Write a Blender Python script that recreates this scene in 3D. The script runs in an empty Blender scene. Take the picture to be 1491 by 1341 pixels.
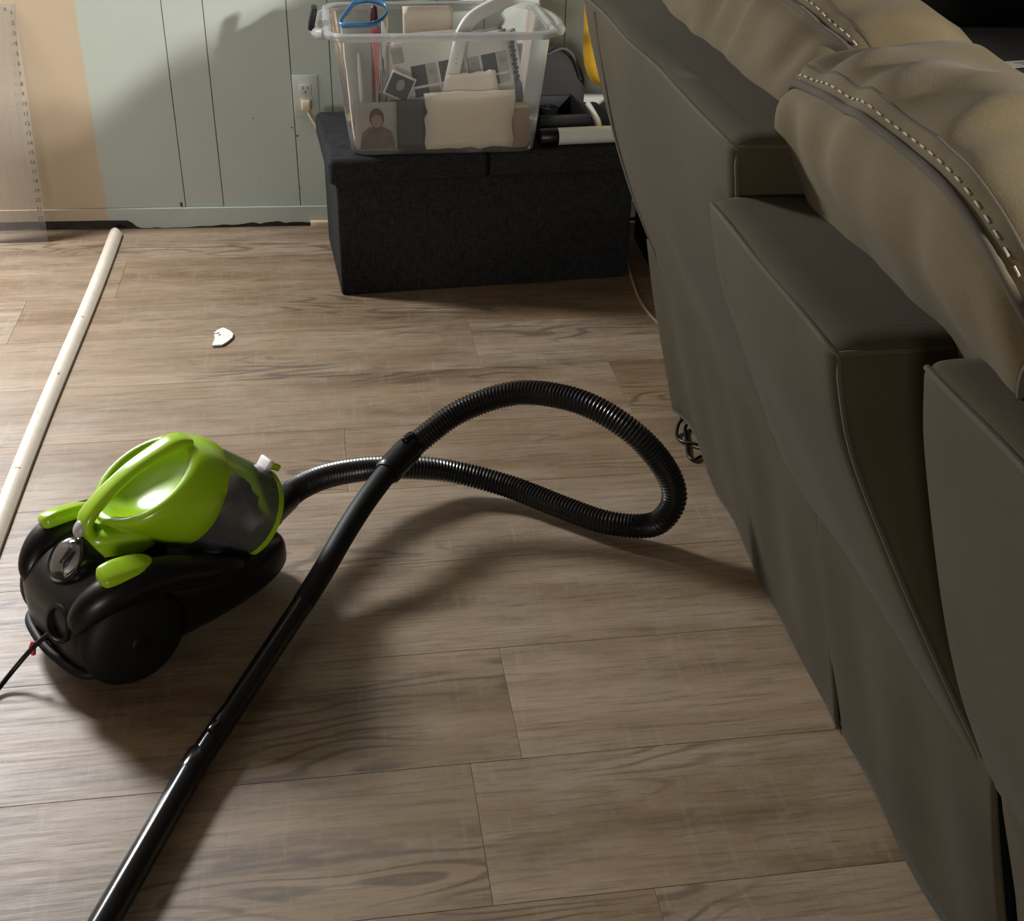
import bpy, bmesh, math, random
from mathutils import Vector, Matrix, Euler, noise as mnoise
random.seed(7)
scene = bpy.context.scene
COL = scene.collection
PI = math.pi

# ------------------------------------------------------------------ camera
FPX, PITCH, ROLL, CAMH = 1782.0, 0.5424, 0.0211, 1.26
CX, CY = 745.5, 670.5
cf = Vector((0, math.cos(PITCH), -math.sin(PITCH)))
cr0 = Vector((1, 0, 0)); cu0 = cr0.cross(cf)
cr = cr0 * math.cos(ROLL) + cu0 * math.sin(ROLL)
cu = -cr0 * math.sin(ROLL) + cu0 * math.cos(ROLL)
CPOS = Vector((0, 0, CAMH))
cam = bpy.data.cameras.new('camera'); camo = bpy.data.objects.new('camera', cam); COL.objects.link(camo)
cam.sensor_fit = 'HORIZONTAL'; cam.sensor_width = 36.0; cam.lens = 36.0 * FPX / 1491.0; cam.clip_start = 0.02
m = Matrix((cr, cu, -cf)).transposed().to_4x4(); m.translation = CPOS
camo.matrix_world = m
scene.camera = camo

# ------------------------------------------------------------------ light
scene.view_settings.view_transform = 'Standard'
scene.view_settings.look = 'None'
scene.view_settings.exposure = 0.0
scene.view_settings.gamma = 1.0
scene.view_settings.use_curve_mapping = False
wd = bpy.data.worlds.new('world'); scene.world = wd; wd.use_nodes = True
wd.node_tree.nodes['Background'].inputs[0].default_value = (0.75, 0.85, 1.0, 1)
wd.node_tree.nodes['Background'].inputs[1].default_value = 0.6

def area(name, loc, target, sx, sy, power, col):
    l = bpy.data.lights.new(name, 'AREA'); l.shape = 'RECTANGLE'; l.size = sx; l.size_y = sy
    l.energy = power; l.color = col
    o = bpy.data.objects.new(name, l); COL.objects.link(o); o.location = loc
    o.rotation_euler = (Vector(target) - Vector(loc)).to_track_quat('-Z', 'Y').to_euler()
    return o
def bulb(name, loc, target, power, col, r=0.05, cone=48):
    l = bpy.data.lights.new(name, 'SPOT'); l.energy = power; l.color = col; l.shadow_soft_size = r
    l.spot_size = math.radians(cone); l.spot_blend = 0.5
    o = bpy.data.objects.new(name, l); COL.objects.link(o); o.location = loc
    o.rotation_euler = (Vector(target) - Vector(loc)).to_track_quat('-Z', 'Y').to_euler()
    return o
area('door_daylight_upper', (-1.98, 3.175, 1.74), (-1.95, 2.20, 1.25), 0.56, 0.46, 130, (0.95, 0.97, 1.0))
area('door_daylight_lower', (-1.98, 3.175, 0.66), (-1.98, 2.20, 0.60), 0.56, 0.90, 12, (0.95, 0.97, 1.0))
area('far_window_daylight', (-0.8, -4.85, 1.25), (-0.7, 3.3, 0.6), 1.3, 1.1, 92, (1.0, 0.97, 0.91))
bulb('lamp_bulb', (2.20, -0.60, 1.60), (-0.90, 3.35, 0.70), 430, (1.0, 0.95, 0.87), 0.05)
bulb('lamp_bulb', (2.15, -0.40, 1.65), (-0.90, 3.35, 0.70), 330, (1.0, 0.95, 0.87), 0.05)

# ------------------------------------------------------------------ helpers
def ray(x, y): return cf + cr * ((x - CX) / FPX) + cu * ((CY - y) / FPX)
def G(x, y, z=0.0):
    d = ray(x, y); return CPOS + d * ((z - CAMH) / d.z)

def thing(name, label, cat, loc=(0, 0, 0), rotz=0.0, group=None):
    o = bpy.data.objects.new(name, None); COL.objects.link(o)
    o.location = loc; o.rotation_euler = (0, 0, rotz); o.empty_display_size = 0.05
    tag(o, label, cat, group); return o
def tag(o, label=None, cat=None, group=None, kind=None):
    if label: o['label'] = label
    if cat: o['category'] = cat
    if group: o['group'] = group
    if kind: o['kind'] = kind
    return o
def link(name, me, mat, parent=None, smooth=True):
    o = bpy.data.objects.new(name, me); COL.objects.link(o)
    if mat: 
        me.materials.clear(); me.materials.append(mat)
    if smooth:
        for p in me.polygons: p.use_smooth = True
    if parent: o.parent = parent
    return o
def pyd(name, verts, faces, mat, parent=None, smooth=True):
    me = bpy.data.meshes.new(name); me.from_pydata([tuple(v) for v in verts], [], faces); me.update()
    bm = bmesh.new(); bm.from_mesh(me); bmesh.ops.recalc_face_normals(bm, faces=bm.faces); bm.to_mesh(me); bm.free()
    return link(name, me, mat, parent, smooth)
def autosmooth(o, ang=40):
    bm = bmesh.new(); bm.from_mesh(o.data)
    for e in bm.edges:
        if len(e.link_faces) == 2 and e.calc_face_angle(0) > math.radians(ang): e.smooth = False
    bm.to_mesh(o.data); bm.free(); return o
def box_mesh(name, sx, sy, sz, bev=0.0, seg=2):
    bm = bmesh.new(); bmesh.ops.create_cube(bm, size=1)
    for v in bm.verts: v.co = Vector((v.co.x * sx, v.co.y * sy, v.co.z * sz))
    if bev > 0: bmesh.ops.bevel(bm, geom=list(bm.edges), offset=bev, segments=seg, affect='EDGES', profile=0.5)
    me = bpy.data.meshes.new(name); bm.to_mesh(me); bm.free(); return me
def box(name, size, loc, mat, parent=None, bev=0.0, rot=(0, 0, 0), seg=2):
    o = link(name, box_mesh(name, *size, bev, seg), mat, parent, smooth=False)
    o.location = loc; o.rotation_euler = rot
    if bev > 0:
        for p in o.data.polygons: p.use_smooth = True
        autosmooth(o, 50 if seg > 1 else 20)
    return o
def catmull(pts, n, closed=False):
    P = [Vector(p) for p in pts]; out = []
    N = len(P); segs = N if closed else N - 1
    for i in range(segs):
        if closed: p0, p1, p2, p3 = P[i - 1], P[i], P[(i + 1) % N], P[(i + 2) % N]
        else:
            p1, p2 = P[i], P[i + 1]
            p0 = P[i - 1] if i > 0 else p1 * 2 - p2
            p3 = P[i + 2] if i + 2 < N else p2 * 2 - p1
        for k in range(n):
            t = k / n
            out.append(0.5 * ((2 * p1) + (-p0 + p2) * t + (2 * p0 - 5 * p1 + 4 * p2 - p3) * t * t + (-p0 + 3 * p1 - 3 * p2 + p3) * t ** 3))
    if not closed: out.append(P[-1])
    return out
def resample(pts, step):
    L = [0.0]
    for a, b in zip(pts, pts[1:]): L.append(L[-1] + (b - a).length)
    n = max(2, int(L[-1] / step)); out = []; j = 0
    for k in range(n + 1):
        d = L[-1] * k / n
        while j < len(L) - 2 and L[j + 1] < d: j += 1
        t = (d - L[j]) / max(1e-9, L[j + 1] - L[j])
        out.append(pts[j].lerp(pts[j + 1], min(1, max(0, t))))
    return out
def tube(name, pts, rad, mat, parent=None, seg=10, caps=True, flat=1.0):
    """pts: list of Vector; rad: float or list"""
    pts = [Vector(p) for p in pts]; n = len(pts)
    R = rad if isinstance(rad, (list, tuple)) else [rad] * n
    T = []
    for i in range(n):
        a = pts[max(0, i - 1)]; b = pts[min(n - 1, i + 1)]; T.append((b - a).normalized())
    up = Vector((0, 0, 1)) if abs(T[0].z) < 0.9 else Vector((1, 0, 0))
    N = (up - T[0] * up.dot(T[0])).normalized()
    V = []; F = []
    for i in range(n):
        N = (N - T[i] * N.dot(T[i])).normalized(); B = T[i].cross(N)
        for k in range(seg):
            a = 2 * PI * k / seg
            V.append(pts[i] + (B * math.cos(a) + N * math.sin(a) * flat) * R[i])
    for i in range(n - 1):
        for k in range(seg):
            k2 = (k + 1) % seg
            F.append((i * seg + k, i * seg + k2, (i + 1) * seg + k2, (i + 1) * seg + k))
    if caps:
        F.append(tuple(range(seg - 1, -1, -1))); F.append(tuple((n - 1) * seg + k for k in range(seg)))
    o = pyd(name, V, F, mat, parent); autosmooth(o, 55); return o
def loft(name, rings, mat, parent=None, cap=True, closed_ring=True, ang=45):
    V = [v for r in rings for v in r]; s = len(rings[0]); F = []
    for i in range(len(rings) - 1):
        for k in range(s if closed_ring else s - 1):
            k2 = (k + 1) % s
            F.append((i * s + k, i * s + k2, (i + 1) * s + k2, (i + 1) * s + k))
    if cap:
        F.append(tuple(range(s - 1, -1, -1))); F.append(tuple((len(rings) - 1) * s + k for k in range(s)))
    o = pyd(name, V, F, mat, parent); autosmooth(o, ang); return o
def lathe(name, prof, mat, parent=None, seg=32, frame=None, ang=40, caps=True):
    """prof: list of (axial t, radius); frame: Matrix mapping local Z axis"""
    fr = frame or Matrix.Identity(4); rings = []
    for t, r in prof:
        r = max(r, 0.0004)
        rings.append([fr @ Vector((r * math.cos(2 * PI * k / seg), r * math.sin(2 * PI * k / seg), t)) for k in range(seg)])
    return loft(name, rings, mat, parent, cap=caps, ang=ang)
def axis_frame(origin, axis, up=(0, 0, 1)):
    z = Vector(axis).normalized(); x = (Vector(up) - z * Vector(up).dot(z)).normalized(); y = z.cross(x)
    M = Matrix((x, y, z)).transposed().to_4x4(); M.translation = Vector(origin); return M
def prism(name, outline, thick, mat, parent=None, bev=0.0, frame=None):
    """outline in XY, extruded 0..thick in Z"""
    n = len(outline); fr = frame or Matrix.Identity(4)
    V = [fr @ Vector((x, y, 0)) for x, y in outline] + [fr @ Vector((x, y, thick)) for x, y in outline]
    F = [tuple(range(n - 1, -1, -1)), tuple(range(n, 2 * n))]
    for k in range(n): F.append((k, (k + 1) % n, n + (k + 1) % n, n + k))
    o = pyd(name, V, F, mat, parent, smooth=False)
    if bev:
        bm = bmesh.new(); bm.from_mesh(o.data)
        bmesh.ops.bevel(bm, geom=list(bm.edges), offset=bev, segments=2, affect='EDGES'); bm.to_mesh(o.data); bm.free()
    return o
def rrect(hx, hy, r, n=4):
    out = []
    for cx, cy, a0 in ((hx - r, hy - r, 0), (-hx + r, hy - r, 90), (-hx + r, -hy + r, 180), (hx - r, -hy + r, 270)):
        for k in range(n + 1):
            a = math.radians(a0 + 90 * k / n); out.append((cx + r * math.cos(a), cy + r * math.sin(a)))
    return out
def join_meshes(name, objs, mat, parent=None):
    bm = bmesh.new()
    for o in objs:
        me = o.data; t = me.copy(); t.transform(o.matrix_local if o.parent is None else o.matrix_basis); bm.from_mesh(t); bpy.data.meshes.remove(t)
    me = bpy.data.meshes.new(name); bm.to_mesh(me); bm.free()
    sm = objs[0].data.polygons[0].use_smooth if objs else True
    for o in objs: bpy.data.objects.remove(o)
    o = link(name, me, mat, parent, smooth=sm); return o
def text_part(name, s, size, mat, parent, M, depth=0.0003):
    cv = bpy.data.curves.new(name, 'FONT'); cv.body = s; cv.size = size; cv.align_x = 'CENTER'; cv.align_y = 'CENTER'; cv.extrude = depth; cv.resolution_u = 2
    t = bpy.data.objects.new('tmp', cv); COL.objects.link(t)
    dg = bpy.context.evaluated_depsgraph_get(); me = bpy.data.meshes.new_from_object(t.evaluated_get(dg))
    bpy.data.objects.remove(t); me.transform(M); return link(name, me, mat, parent, smooth=False)

# ------------------------------------------------------------------ materials
def mat_new(name):
    mt = bpy.data.materials.new(name); mt.use_nodes = True
    nt = mt.node_tree; b = nt.nodes['Principled BSDF']; return mt, nt, b
def nd(nt, typ, **kw):
    n = nt.nodes.new(typ)
    for k, v in kw.items():
        if k in n.inputs: n.inputs[k].default_value = v
        else: setattr(n, k, v)
    return n
def plain(name, col, rough=0.5, var=0.12, scale=30, bump=0.0, bscale=200, spec=0.5, metal=0.0, sheen=0.0, coat=0.0, stretch=(1, 1, 1)):
    mt, nt, b = mat_new(name); L = nt.links
    tc = nd(nt, 'ShaderNodeTexCoord'); mp = nd(nt, 'ShaderNodeMapping'); mp.inputs['Scale'].default_value = stretch
    L.new(tc.outputs['Object'], mp.inputs['Vector'])
    nz = nd(nt, 'ShaderNodeTexNoise', Scale=scale, Detail=4.0); L.new(mp.outputs[0], nz.inputs['Vector'])
    rp = nd(nt, 'ShaderNodeValToRGB'); c = Vector(col)
    rp.color_ramp.elements[0].position = 0.3; rp.color_ramp.elements[1].position = 0.7
    rp.color_ramp.elements[0].color = (*(c * (1 - var)), 1); rp.color_ramp.elements[1].color = (*(c * (1 + var)), 1)
    L.new(nz.outputs['Fac'], rp.inputs[0]); L.new(rp.outputs[0], b.inputs['Base Color'])
    b.inputs['Roughness'].default_value = rough; b.inputs['Specular IOR Level'].default_value = spec
    b.inputs['Metallic'].default_value = metal; b.inputs['Sheen Weight'].default_value = sheen; b.inputs['Coat Weight'].default_value = coat
    if bump > 0:
        n2 = nd(nt, 'ShaderNodeTexNoise', Scale=bscale, Detail=3.0); L.new(mp.outputs[0], n2.inputs['Vector'])
        bp = nd(nt, 'ShaderNodeBump', Strength=bump, Distance=0.002); L.new(n2.outputs['Fac'], bp.inputs['Height']); L.new(bp.outputs[0], b.inputs['Normal'])
    return mt

def wood_floor():
    mt, nt, b = mat_new('vinyl_plank_wood'); L = nt.links
    tc = nd(nt, 'ShaderNodeTexCoord'); oi = nd(nt, 'ShaderNodeObjectInfo')
    off = nd(nt, 'ShaderNodeVectorMath', operation='SCALE'); off.inputs[0].default_value = (7.3, 13.1, 5.7); L.new(oi.outputs['Random'], off.inputs['Scale'])
    ad = nd(nt, 'ShaderNodeVectorMath', operation='ADD'); L.new(tc.outputs['Object'], ad.inputs[0]); L.new(off.outputs[0], ad.inputs[1])
    def mp(sc):
        q = nd(nt, 'ShaderNodeMapping'); q.inputs['Scale'].default_value = sc; L.new(ad.outputs[0], q.inputs['Vector']); return q
    # contour rings of a stretched noise: cathedral grain
    m1 = mp((1.7, 8.5, 1)); n1 = nd(nt, 'ShaderNodeTexNoise', Scale=1.0, Detail=2.5, Roughness=0.42); L.new(m1.outputs[0], n1.inputs['Vector'])
    mu = nd(nt, 'ShaderNodeMath', operation='MULTIPLY'); mu.inputs[1].default_value = 95.0; L.new(n1.outputs['Fac'], mu.inputs[0])
    si = nd(nt, 'ShaderNodeMath', operation='SINE'); L.new(mu.outputs[0], si.inputs[0])
    rr = nd(nt, 'ShaderNodeMapRange'); rr.inputs[1].default_value = -0.2; rr.inputs[2].default_value = 1.0; L.new(si.outputs[0], rr.inputs[0])
    # where rings are strong
    m1b = mp((1.3, 4.0, 1)); nb = nd(nt, 'ShaderNodeTexNoise', Scale=1.3, Detail=1.0); L.new(m1b.outputs[0], nb.inputs['Vector'])
    rb = nd(nt, 'ShaderNodeMapRange'); rb.inputs[1].default_value = 0.46; rb.inputs[2].default_value = 0.62; L.new(nb.outputs['Fac'], rb.inputs[0])
    rings = nd(nt, 'ShaderNodeMath', operation='MULTIPLY'); L.new(rr.outputs[0], rings.inputs[0]); L.new(rb.outputs[0], rings.inputs[1])
    # fine streaks
    m2 = mp((9.0, 150, 1)); n2 = nd(nt, 'ShaderNodeTexNoise', Scale=1.0, Detail=6.0, Roughness=0.72); L.new(m2.outputs[0], n2.inputs['Vector'])
    # broad streaks
    m3 = mp((1.6, 13, 1)); n3 = nd(nt, 'ShaderNodeTexNoise', Scale=1.0, Detail=4.0, Roughness=0.6); L.new(m3.outputs[0], n3.inputs['Vector'])
    # blotchy weathering
    m4 = mp((5, 11, 1)); n4 = nd(nt, 'ShaderNodeTexNoise', Scale=1.0, Detail=8.0, Roughness=0.78); L.new(m4.outputs[0], n4.inputs['Vector'])
    # saw marks across
    m5 = mp((85, 9, 1)); n5 = nd(nt, 'ShaderNodeTexNoise', Scale=1.0, Detail=4.0); L.new(m5.outputs[0], n5.inputs['Vector'])
    def mix(a, bcol, fac, mode='MIX'):
        q = nd(nt, 'ShaderNodeMix', data_type='RGBA', blend_type=mode)
        L.new(fac, q.inputs[0]) if hasattr(fac, 'is_linked') else setattr(q.inputs[0], 'default_value', fac)
        for s, v in ((q.inputs[6], a), (q.inputs[7], bcol)):
            if isinstance(v, tuple): s.default_value = v
            else: L.new(v, s)
        return q.outputs[2]
    def rng(o, a, c, lo=0.0, hi=1.0):
        q = nd(nt, 'ShaderNodeMapRange'); q.inputs[1].default_value = a; q.inputs[2].default_value = c; q.inputs[3].default_value = lo; q.inputs[4].default_value = hi; L.new(o, q.inputs[0]); return q.outputs[0]
    base = mix(FLOOR_A, FLOOR_B, rng(n3.outputs['Fac'], 0.32, 0.70))
    base = mix(base, FLOOR_C, rng(n4.outputs['Fac'], 0.46, 0.72, 0, 0.65))
    base = mix(base, FLOOR_D, rng(n2.outputs['Fac'], 0.50, 0.72, 0, 0.70))
    base = mix(base, FLOOR_D, rng(rings.outputs[0], 0.35, 0.95, 0, 0.62))
    base = mix(base, FLOOR_C, rng(n5.outputs['Fac'], 0.58, 0.78, 0, 0.28))
    hsv = nd(nt, 'ShaderNodeHueSaturation'); L.new(base, hsv.inputs['Color'])
    L.new(rng(oi.outputs['Random'], 0, 1, 0.80, 1.16), hsv.inputs['Value']); L.new(rng(oi.outputs['Random'], 0, 1, 1.1, 0.85), hsv.inputs['Saturation'])
    L.new(hsv.outputs[0], b.inputs['Base Color'])
    L.new(rng(n2.outputs['Fac'], 0.3, 0.8, 0.42, 0.60), b.inputs['Roughness']); b.inputs['Specular IOR Level'].default_value = 0.45
    bp = nd(nt, 'ShaderNodeBump', Strength=0.25, Distance=0.0015); L.new(n2.outputs['Fac'], bp.inputs['Height']); L.new(bp.outputs[0], b.inputs['Normal'])
    return mt
FLOOR_A = (0.158, 0.102, 0.056, 1)
FLOOR_B = (0.295, 0.208, 0.128, 1)
FLOOR_C = (0.345, 0.282, 0.212, 1)
FLOOR_D = (0.062, 0.041, 0.026, 1)
M_FLOOR = wood_floor()

WALL_YAW = math.radians(6.06)
WO = Vector((-0.56, 3.394, 0)); WO = G(453, 328)          # a point at the foot of the back wall
WX = Vector((math.cos(WALL_YAW), math.sin(WALL_YAW), 0))
def wall_paint():
    """mint paint with a tan painted field left of a brushed edge (wall-local X)"""
    mt, nt, b = mat_new('panel_paint'); L = nt.links
    tc = nd(nt, 'ShaderNodeTexCoord'); geo = nd(nt, 'ShaderNodeNewGeometry')
    dt = nd(nt, 'ShaderNodeVectorMath', operation='DOT_PRODUCT'); L.new(geo.outputs['Position'], dt.inputs[0]); dt.inputs[1].default_value = tuple(WX)
    nz = nd(nt, 'ShaderNodeTexNoise', Scale=9.0, Detail=3.0); L.new(geo.outputs['Position'], nz.inputs['Vector'])
    w = nd(nt, 'ShaderNodeMath', operation='MULTIPLY_ADD'); L.new(nz.outputs['Fac'], w.inputs[0]); w.inputs[1].default_value = 0.010; L.new(dt.outputs['Value'], w.inputs[2])
    e = (Vector((-1.1645, 3.329, 0))).dot(WX) + 0.005
    mr = nd(nt, 'ShaderNodeMapRange'); mr.inputs[1].default_value = e - 0.002; mr.inputs[2].default_value = e + 0.002; L.new(w.outputs[0], mr.inputs[0])
    n2 = nd(nt, 'ShaderNodeTexNoise', Scale=4.0, Detail=3.0); L.new(geo.outputs['Position'], n2.inputs['Vector'])
    r1 = nd(nt, 'ShaderNodeValToRGB'); r1.color_ramp.elements[0].color = (0.50, 0.405, 0.295, 1); r1.color_ramp.elements[1].color = (0.55, 0.445, 0.325, 1); L.new(n2.outputs['Fac'], r1.inputs[0])
    r2 = nd(nt, 'ShaderNodeValToRGB'); r2.color_ramp.elements[0].color = (0.42, 0.48, 0.445, 1); r2.color_ramp.elements[1].color = (0.48, 0.53, 0.495, 1); L.new(n2.outputs['Fac'], r2.inputs[0])
    mx = nd(nt, 'ShaderNodeMix', data_type='RGBA'); L.new(mr.outputs[0], mx.inputs[0]); L.new(r1.outputs[0], mx.inputs[6]); L.new(r2.outputs[0], mx.inputs[7])
    L.new(mx.outputs[2], b.inputs['Base Color']); b.inputs['Roughness'].default_value = 0.45
    n3 = nd(nt, 'ShaderNodeTexNoise', Scale=60.0, Detail=2.0); L.new(geo.outputs['Position'], n3.inputs['Vector'])
    bp = nd(nt, 'ShaderNodeBump', Strength=0.08, Distance=0.001); L.new(n3.outputs['Fac'], bp.inputs['Height']); L.new(bp.outputs[0], b.inputs['Normal'])
    return mt
M_WALL = wall_paint()
M_WALL2 = plain('plain_wall_paint', (0.17, 0.14, 0.105), 0.7, 0.04, 3)
M_CEIL = plain('ceiling_darkened', (0.22, 0.19, 0.155), 0.8, 0.04, 5, 0.2, 120)  # unseen ceiling, coloured dark so that it bounces less light
M_DARKGAP = plain('dark_subfloor', (0.035, 0.026, 0.022), 0.8, 0.4, 40)
M_GROOVE = plain('groove_shadow_paint', (0.10, 0.11, 0.10), 0.8)
M_TRIM = plain('trim_white', (0.62, 0.55, 0.45), 0.45, 0.06, 30)
M_WOODLIGHT = plain('pale_pine', (0.62, 0.50, 0.34), 0.6, 0.12, 25, stretch=(1, 8, 8))

def fabric(name, col, col2, scale, bump, rough=0.9, sheen=0.3):
    mt, nt, b = mat_new(name); L = nt.links
    tc = nd(nt, 'ShaderNodeTexCoord')
    n1 = nd(nt, 'ShaderNodeTexNoise', Scale=4.0, Detail=4.0, Roughness=0.6); L.new(tc.outputs['Object'], n1.inputs['Vector'])
    n2 = nd(nt, 'ShaderNodeTexNoise', Scale=scale, Detail=2.0); L.new(tc.outputs['Object'], n2.inputs['Vector'])
    mx = nd(nt, 'ShaderNodeMix', data_type='RGBA'); mx.inputs[6].default_value = (*col, 1); mx.inputs[7].default_value = (*col2, 1)
    mr = nd(nt, 'ShaderNodeMapRange'); mr.inputs[1].default_value = 0.35; mr.inputs[2].default_value = 0.65; L.new(n1.outputs['Fac'], mr.inputs[0]); L.new(mr.outputs[0], mx.inputs[0])
    m2 = nd(nt, 'ShaderNodeMix', data_type='RGBA', blend_type='MULTIPLY'); m2.inputs[0].default_value = 0.5
    r = nd(nt, 'ShaderNodeValToRGB'); r.color_ramp.elements[0].color = (0.55, 0.55, 0.55, 1); r.color_ramp.elements[1].color = (1.2, 1.2, 1.2, 1); L.new(n2.outputs['Fac'], r.inputs[0])
    L.new(mx.outputs[2], m2.inputs[6]); L.new(r.outputs[0], m2.inputs[7]); L.new(m2.outputs[2], b.inputs['Base Color'])
    b.inputs['Roughness'].default_value = rough; b.inputs['Sheen Weight'].default_value = sheen; b.inputs['Specular IOR Level'].default_value = 0.2
    bp = nd(nt, 'ShaderNodeBump', Strength=bump, Distance=0.001); L.new(n2.outputs['Fac'], bp.inputs['Height']); L.new(bp.outputs[0], b.inputs['Normal'])
    return mt
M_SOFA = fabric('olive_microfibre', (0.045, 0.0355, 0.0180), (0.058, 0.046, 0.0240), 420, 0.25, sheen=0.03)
M_SOFA_LIT = fabric('lit_olive_microfibre', (0.098, 0.076, 0.041), (0.124, 0.097, 0.054), 420, 0.25, sheen=0.03)  # same sofa fabric, painted lighter for the light the cushions catch
M_PIPE = fabric('olive_piping', (0.060, 0.050, 0.034), (0.075, 0.062, 0.042), 300, 0.2, sheen=0.05)
M_STITCH = plain('stitch_thread', (0.36, 0.32, 0.25), 0.8)
M_DARKCLOTH = plain('black_lining', (0.012, 0.011, 0.010), 0.95)
def weave(name):
    mt, nt, b = mat_new(name); L = nt.links; tc = nd(nt, 'ShaderNodeTexCoord')
    mp = nd(nt, 'ShaderNodeMapping'); mp.inputs['Scale'].default_value = (40, 40, 260); L.new(tc.outputs['Object'], mp.inputs['Vector'])
    n = nd(nt, 'ShaderNodeTexNoise', Scale=1.0, Detail=5.0, Roughness=0.7); L.new(mp.outputs[0], n.inputs['Vector'])
    mp2 = nd(nt, 'ShaderNodeMapping'); mp2.inputs['Scale'].default_value = (420, 420, 60); L.new(tc.outputs['Object'], mp2.inputs['Vector'])
    n2 = nd(nt, 'ShaderNodeTexNoise', Scale=1.0, Detail=3.0); L.new(mp2.outputs[0], n2.inputs['Vector'])
    ad = nd(nt, 'ShaderNodeMath', operation='ADD'); L.new(n.outputs['Fac'], ad.inputs[0]); L.new(n2.outputs['Fac'], ad.inputs[1])
    mr = nd(nt, 'ShaderNodeMapRange'); mr.inputs[1].default_value = 0.7; mr.inputs[2].default_value = 1.35; L.new(ad.outputs[0], mr.inputs[0])
    r = nd(nt, 'ShaderNodeValToRGB'); r.color_ramp.elements[0].color = (0.009, 0.009, 0.010, 1); r.color_ramp.elements[1].color = (0.040, 0.041, 0.044, 1); L.new(mr.outputs[0], r.inputs[0])
    L.new(r.outputs[0], b.inputs['Base Color']); b.inputs['Roughness'].default_value = 0.95; b.inputs['Specular IOR Level'].default_value = 0.15
    bp = nd(nt, 'ShaderNodeBump', Strength=0.4, Distance=0.001); L.new(ad.outputs[0], bp.inputs['Height']); L.new(bp.outputs[0], b.inputs['Normal'])
    return mt
M_OTT = weave('charcoal_linen_weave')
def clear(name, col, alpha, rough=0.15, diff=(0.8, 0.8, 0.8), dfac=0.5):
    """thin plastic: part transparent, part scattering, glossy top"""
    mt = bpy.data.materials.new(name); mt.use_nodes = True; nt = mt.node_tree; L = nt.links
    nt.nodes.remove(nt.nodes['Principled BSDF']); out = nt.nodes['Material Output']
    tr = nd(nt, 'ShaderNodeBsdfTransparent'); tr.inputs[0].default_value = (*col, 1)
    df = nd(nt, 'ShaderNodeBsdfDiffuse'); df.inputs[0].default_value = (*diff, 1)
    tl = nd(nt, 'ShaderNodeBsdfTranslucent'); tl.inputs[0].default_value = (*diff, 1)
    ms = nd(nt, 'ShaderNodeMixShader'); ms.inputs[0].default_value = dfac; L.new(df.outputs[0], ms.inputs[1]); L.new(tl.outputs[0], ms.inputs[2])
    m1 = nd(nt, 'ShaderNodeMixShader'); L.new(tr.outputs[0], m1.inputs[1]); L.new(ms.outputs[0], m1.inputs[2])
    tc = nd(nt, 'ShaderNodeTexCoord'); nz = nd(nt, 'ShaderNodeTexNoise', Scale=14.0, Detail=3.0); L.new(tc.outputs['Object'], nz.inputs['Vector'])
    mr = nd(nt, 'ShaderNodeMapRange'); mr.inputs[3].default_value = alpha * 0.85; mr.inputs[4].default_value = alpha * 1.15; L.new(nz.outputs['Fac'], mr.inputs[0]); L.new(mr.outputs[0], m1.inputs[0])
    gl = nd(nt, 'ShaderNodeBsdfGlossy', Roughness=rough); gl.inputs[0].default_value = (1, 1, 1, 1)
    fr = nd(nt, 'ShaderNodeFresnel', IOR=1.45); m2 = nd(nt, 'ShaderNodeMixShader'); L.new(fr.outputs[0], m2.inputs[0]); L.new(m1.outputs[0], m2.inputs[1]); L.new(gl.outputs[0], m2.inputs[2])
    L.new(m2.outputs[0], out.inputs[0]); return mt
M_BIN = clear('frosted_clear_plastic', (0.98, 0.98, 0.97), 0.13, 0.2)
M_BINRIM = clear('frosted_rim_plastic', (0.95, 0.95, 0.93), 0.60, 0.2)
M_BAG = clear('clear_bag_film', (0.98, 0.98, 0.99), 0.06, 0.08)
M_RULER = clear('clear_acrylic', (0.985, 0.985, 0.985), 0.10, 0.35)
M_RULEREDGE = clear('acrylic_lines', (0.95, 0.95, 0.95), 0.18, 0.1)
M_CUP = clear('smoky_cup_plastic', (0.66, 0.65, 0.66), 0.38, 0.16, diff=(0.30, 0.29, 0.30))
M_LENS = clear('smoke_lens_plastic', (0.5, 0.5, 0.5), 0.15, 0.06, diff=(0.1, 0.1, 0.1))
M_GREEN = plain('lime_green_plastic', (0.32, 0.52, 0.012), 0.22, 0.03, 8, coat=0.3)
M_BLACK = plain('black_plastic', (0.0045, 0.0045, 0.005), 0.34, 0.3, 12, spec=0.35)
M_BLACKG = plain('gloss_black_tube', (0.008, 0.008, 0.009), 0.16, 0.2, 12)
M_BLACKM = plain('matt_black', (0.0055, 0.0055, 0.006), 0.55, 0.3, 12, spec=0.25)
M_HOSE = plain('black_hose_rubber', (0.005, 0.005, 0.005), 0.30, 0.2, 20)
M_DIRT = plain('grey_dust_clump', (0.10, 0.085, 0.078), 1.0, 0.5, 40, 0.6, 90)
M_GREY = plain('grey_button_plastic', (0.40, 0.39, 0.38), 0.35)
M_RED = plain('red_tape', (0.55, 0.03, 0.04), 0.5)
M_IVORY = plain('ivory_plastic', (0.60, 0.50, 0.36), 0.4)
M_PLATE = plain('painted_plate', (0.46, 0.50, 0.465), 0.4, 0.05)
M_CABLEW = plain('beige_cable', (0.42, 0.33, 0.22), 0.5)
M_PAPER = plain('white_paper', (0.80, 0.77, 0.71), 0.8, 0.05, 12)
M_PAPER2 = plain('cream_paper', (0.74, 0.65, 0.53), 0.8, 0.06, 12)
M_WHITE = plain('white_plastic', (0.75, 0.73, 0.69), 0.35, 0.03)
M_INK = plain('dark_ink', (0.045, 0.05, 0.058), 0.7)
M_INKG = plain('grey_ink', (0.30, 0.29, 0.28), 0.7)
M_BLUE = plain('blue_zip_plastic', (0.035, 0.17, 0.36), 0.3)
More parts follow.
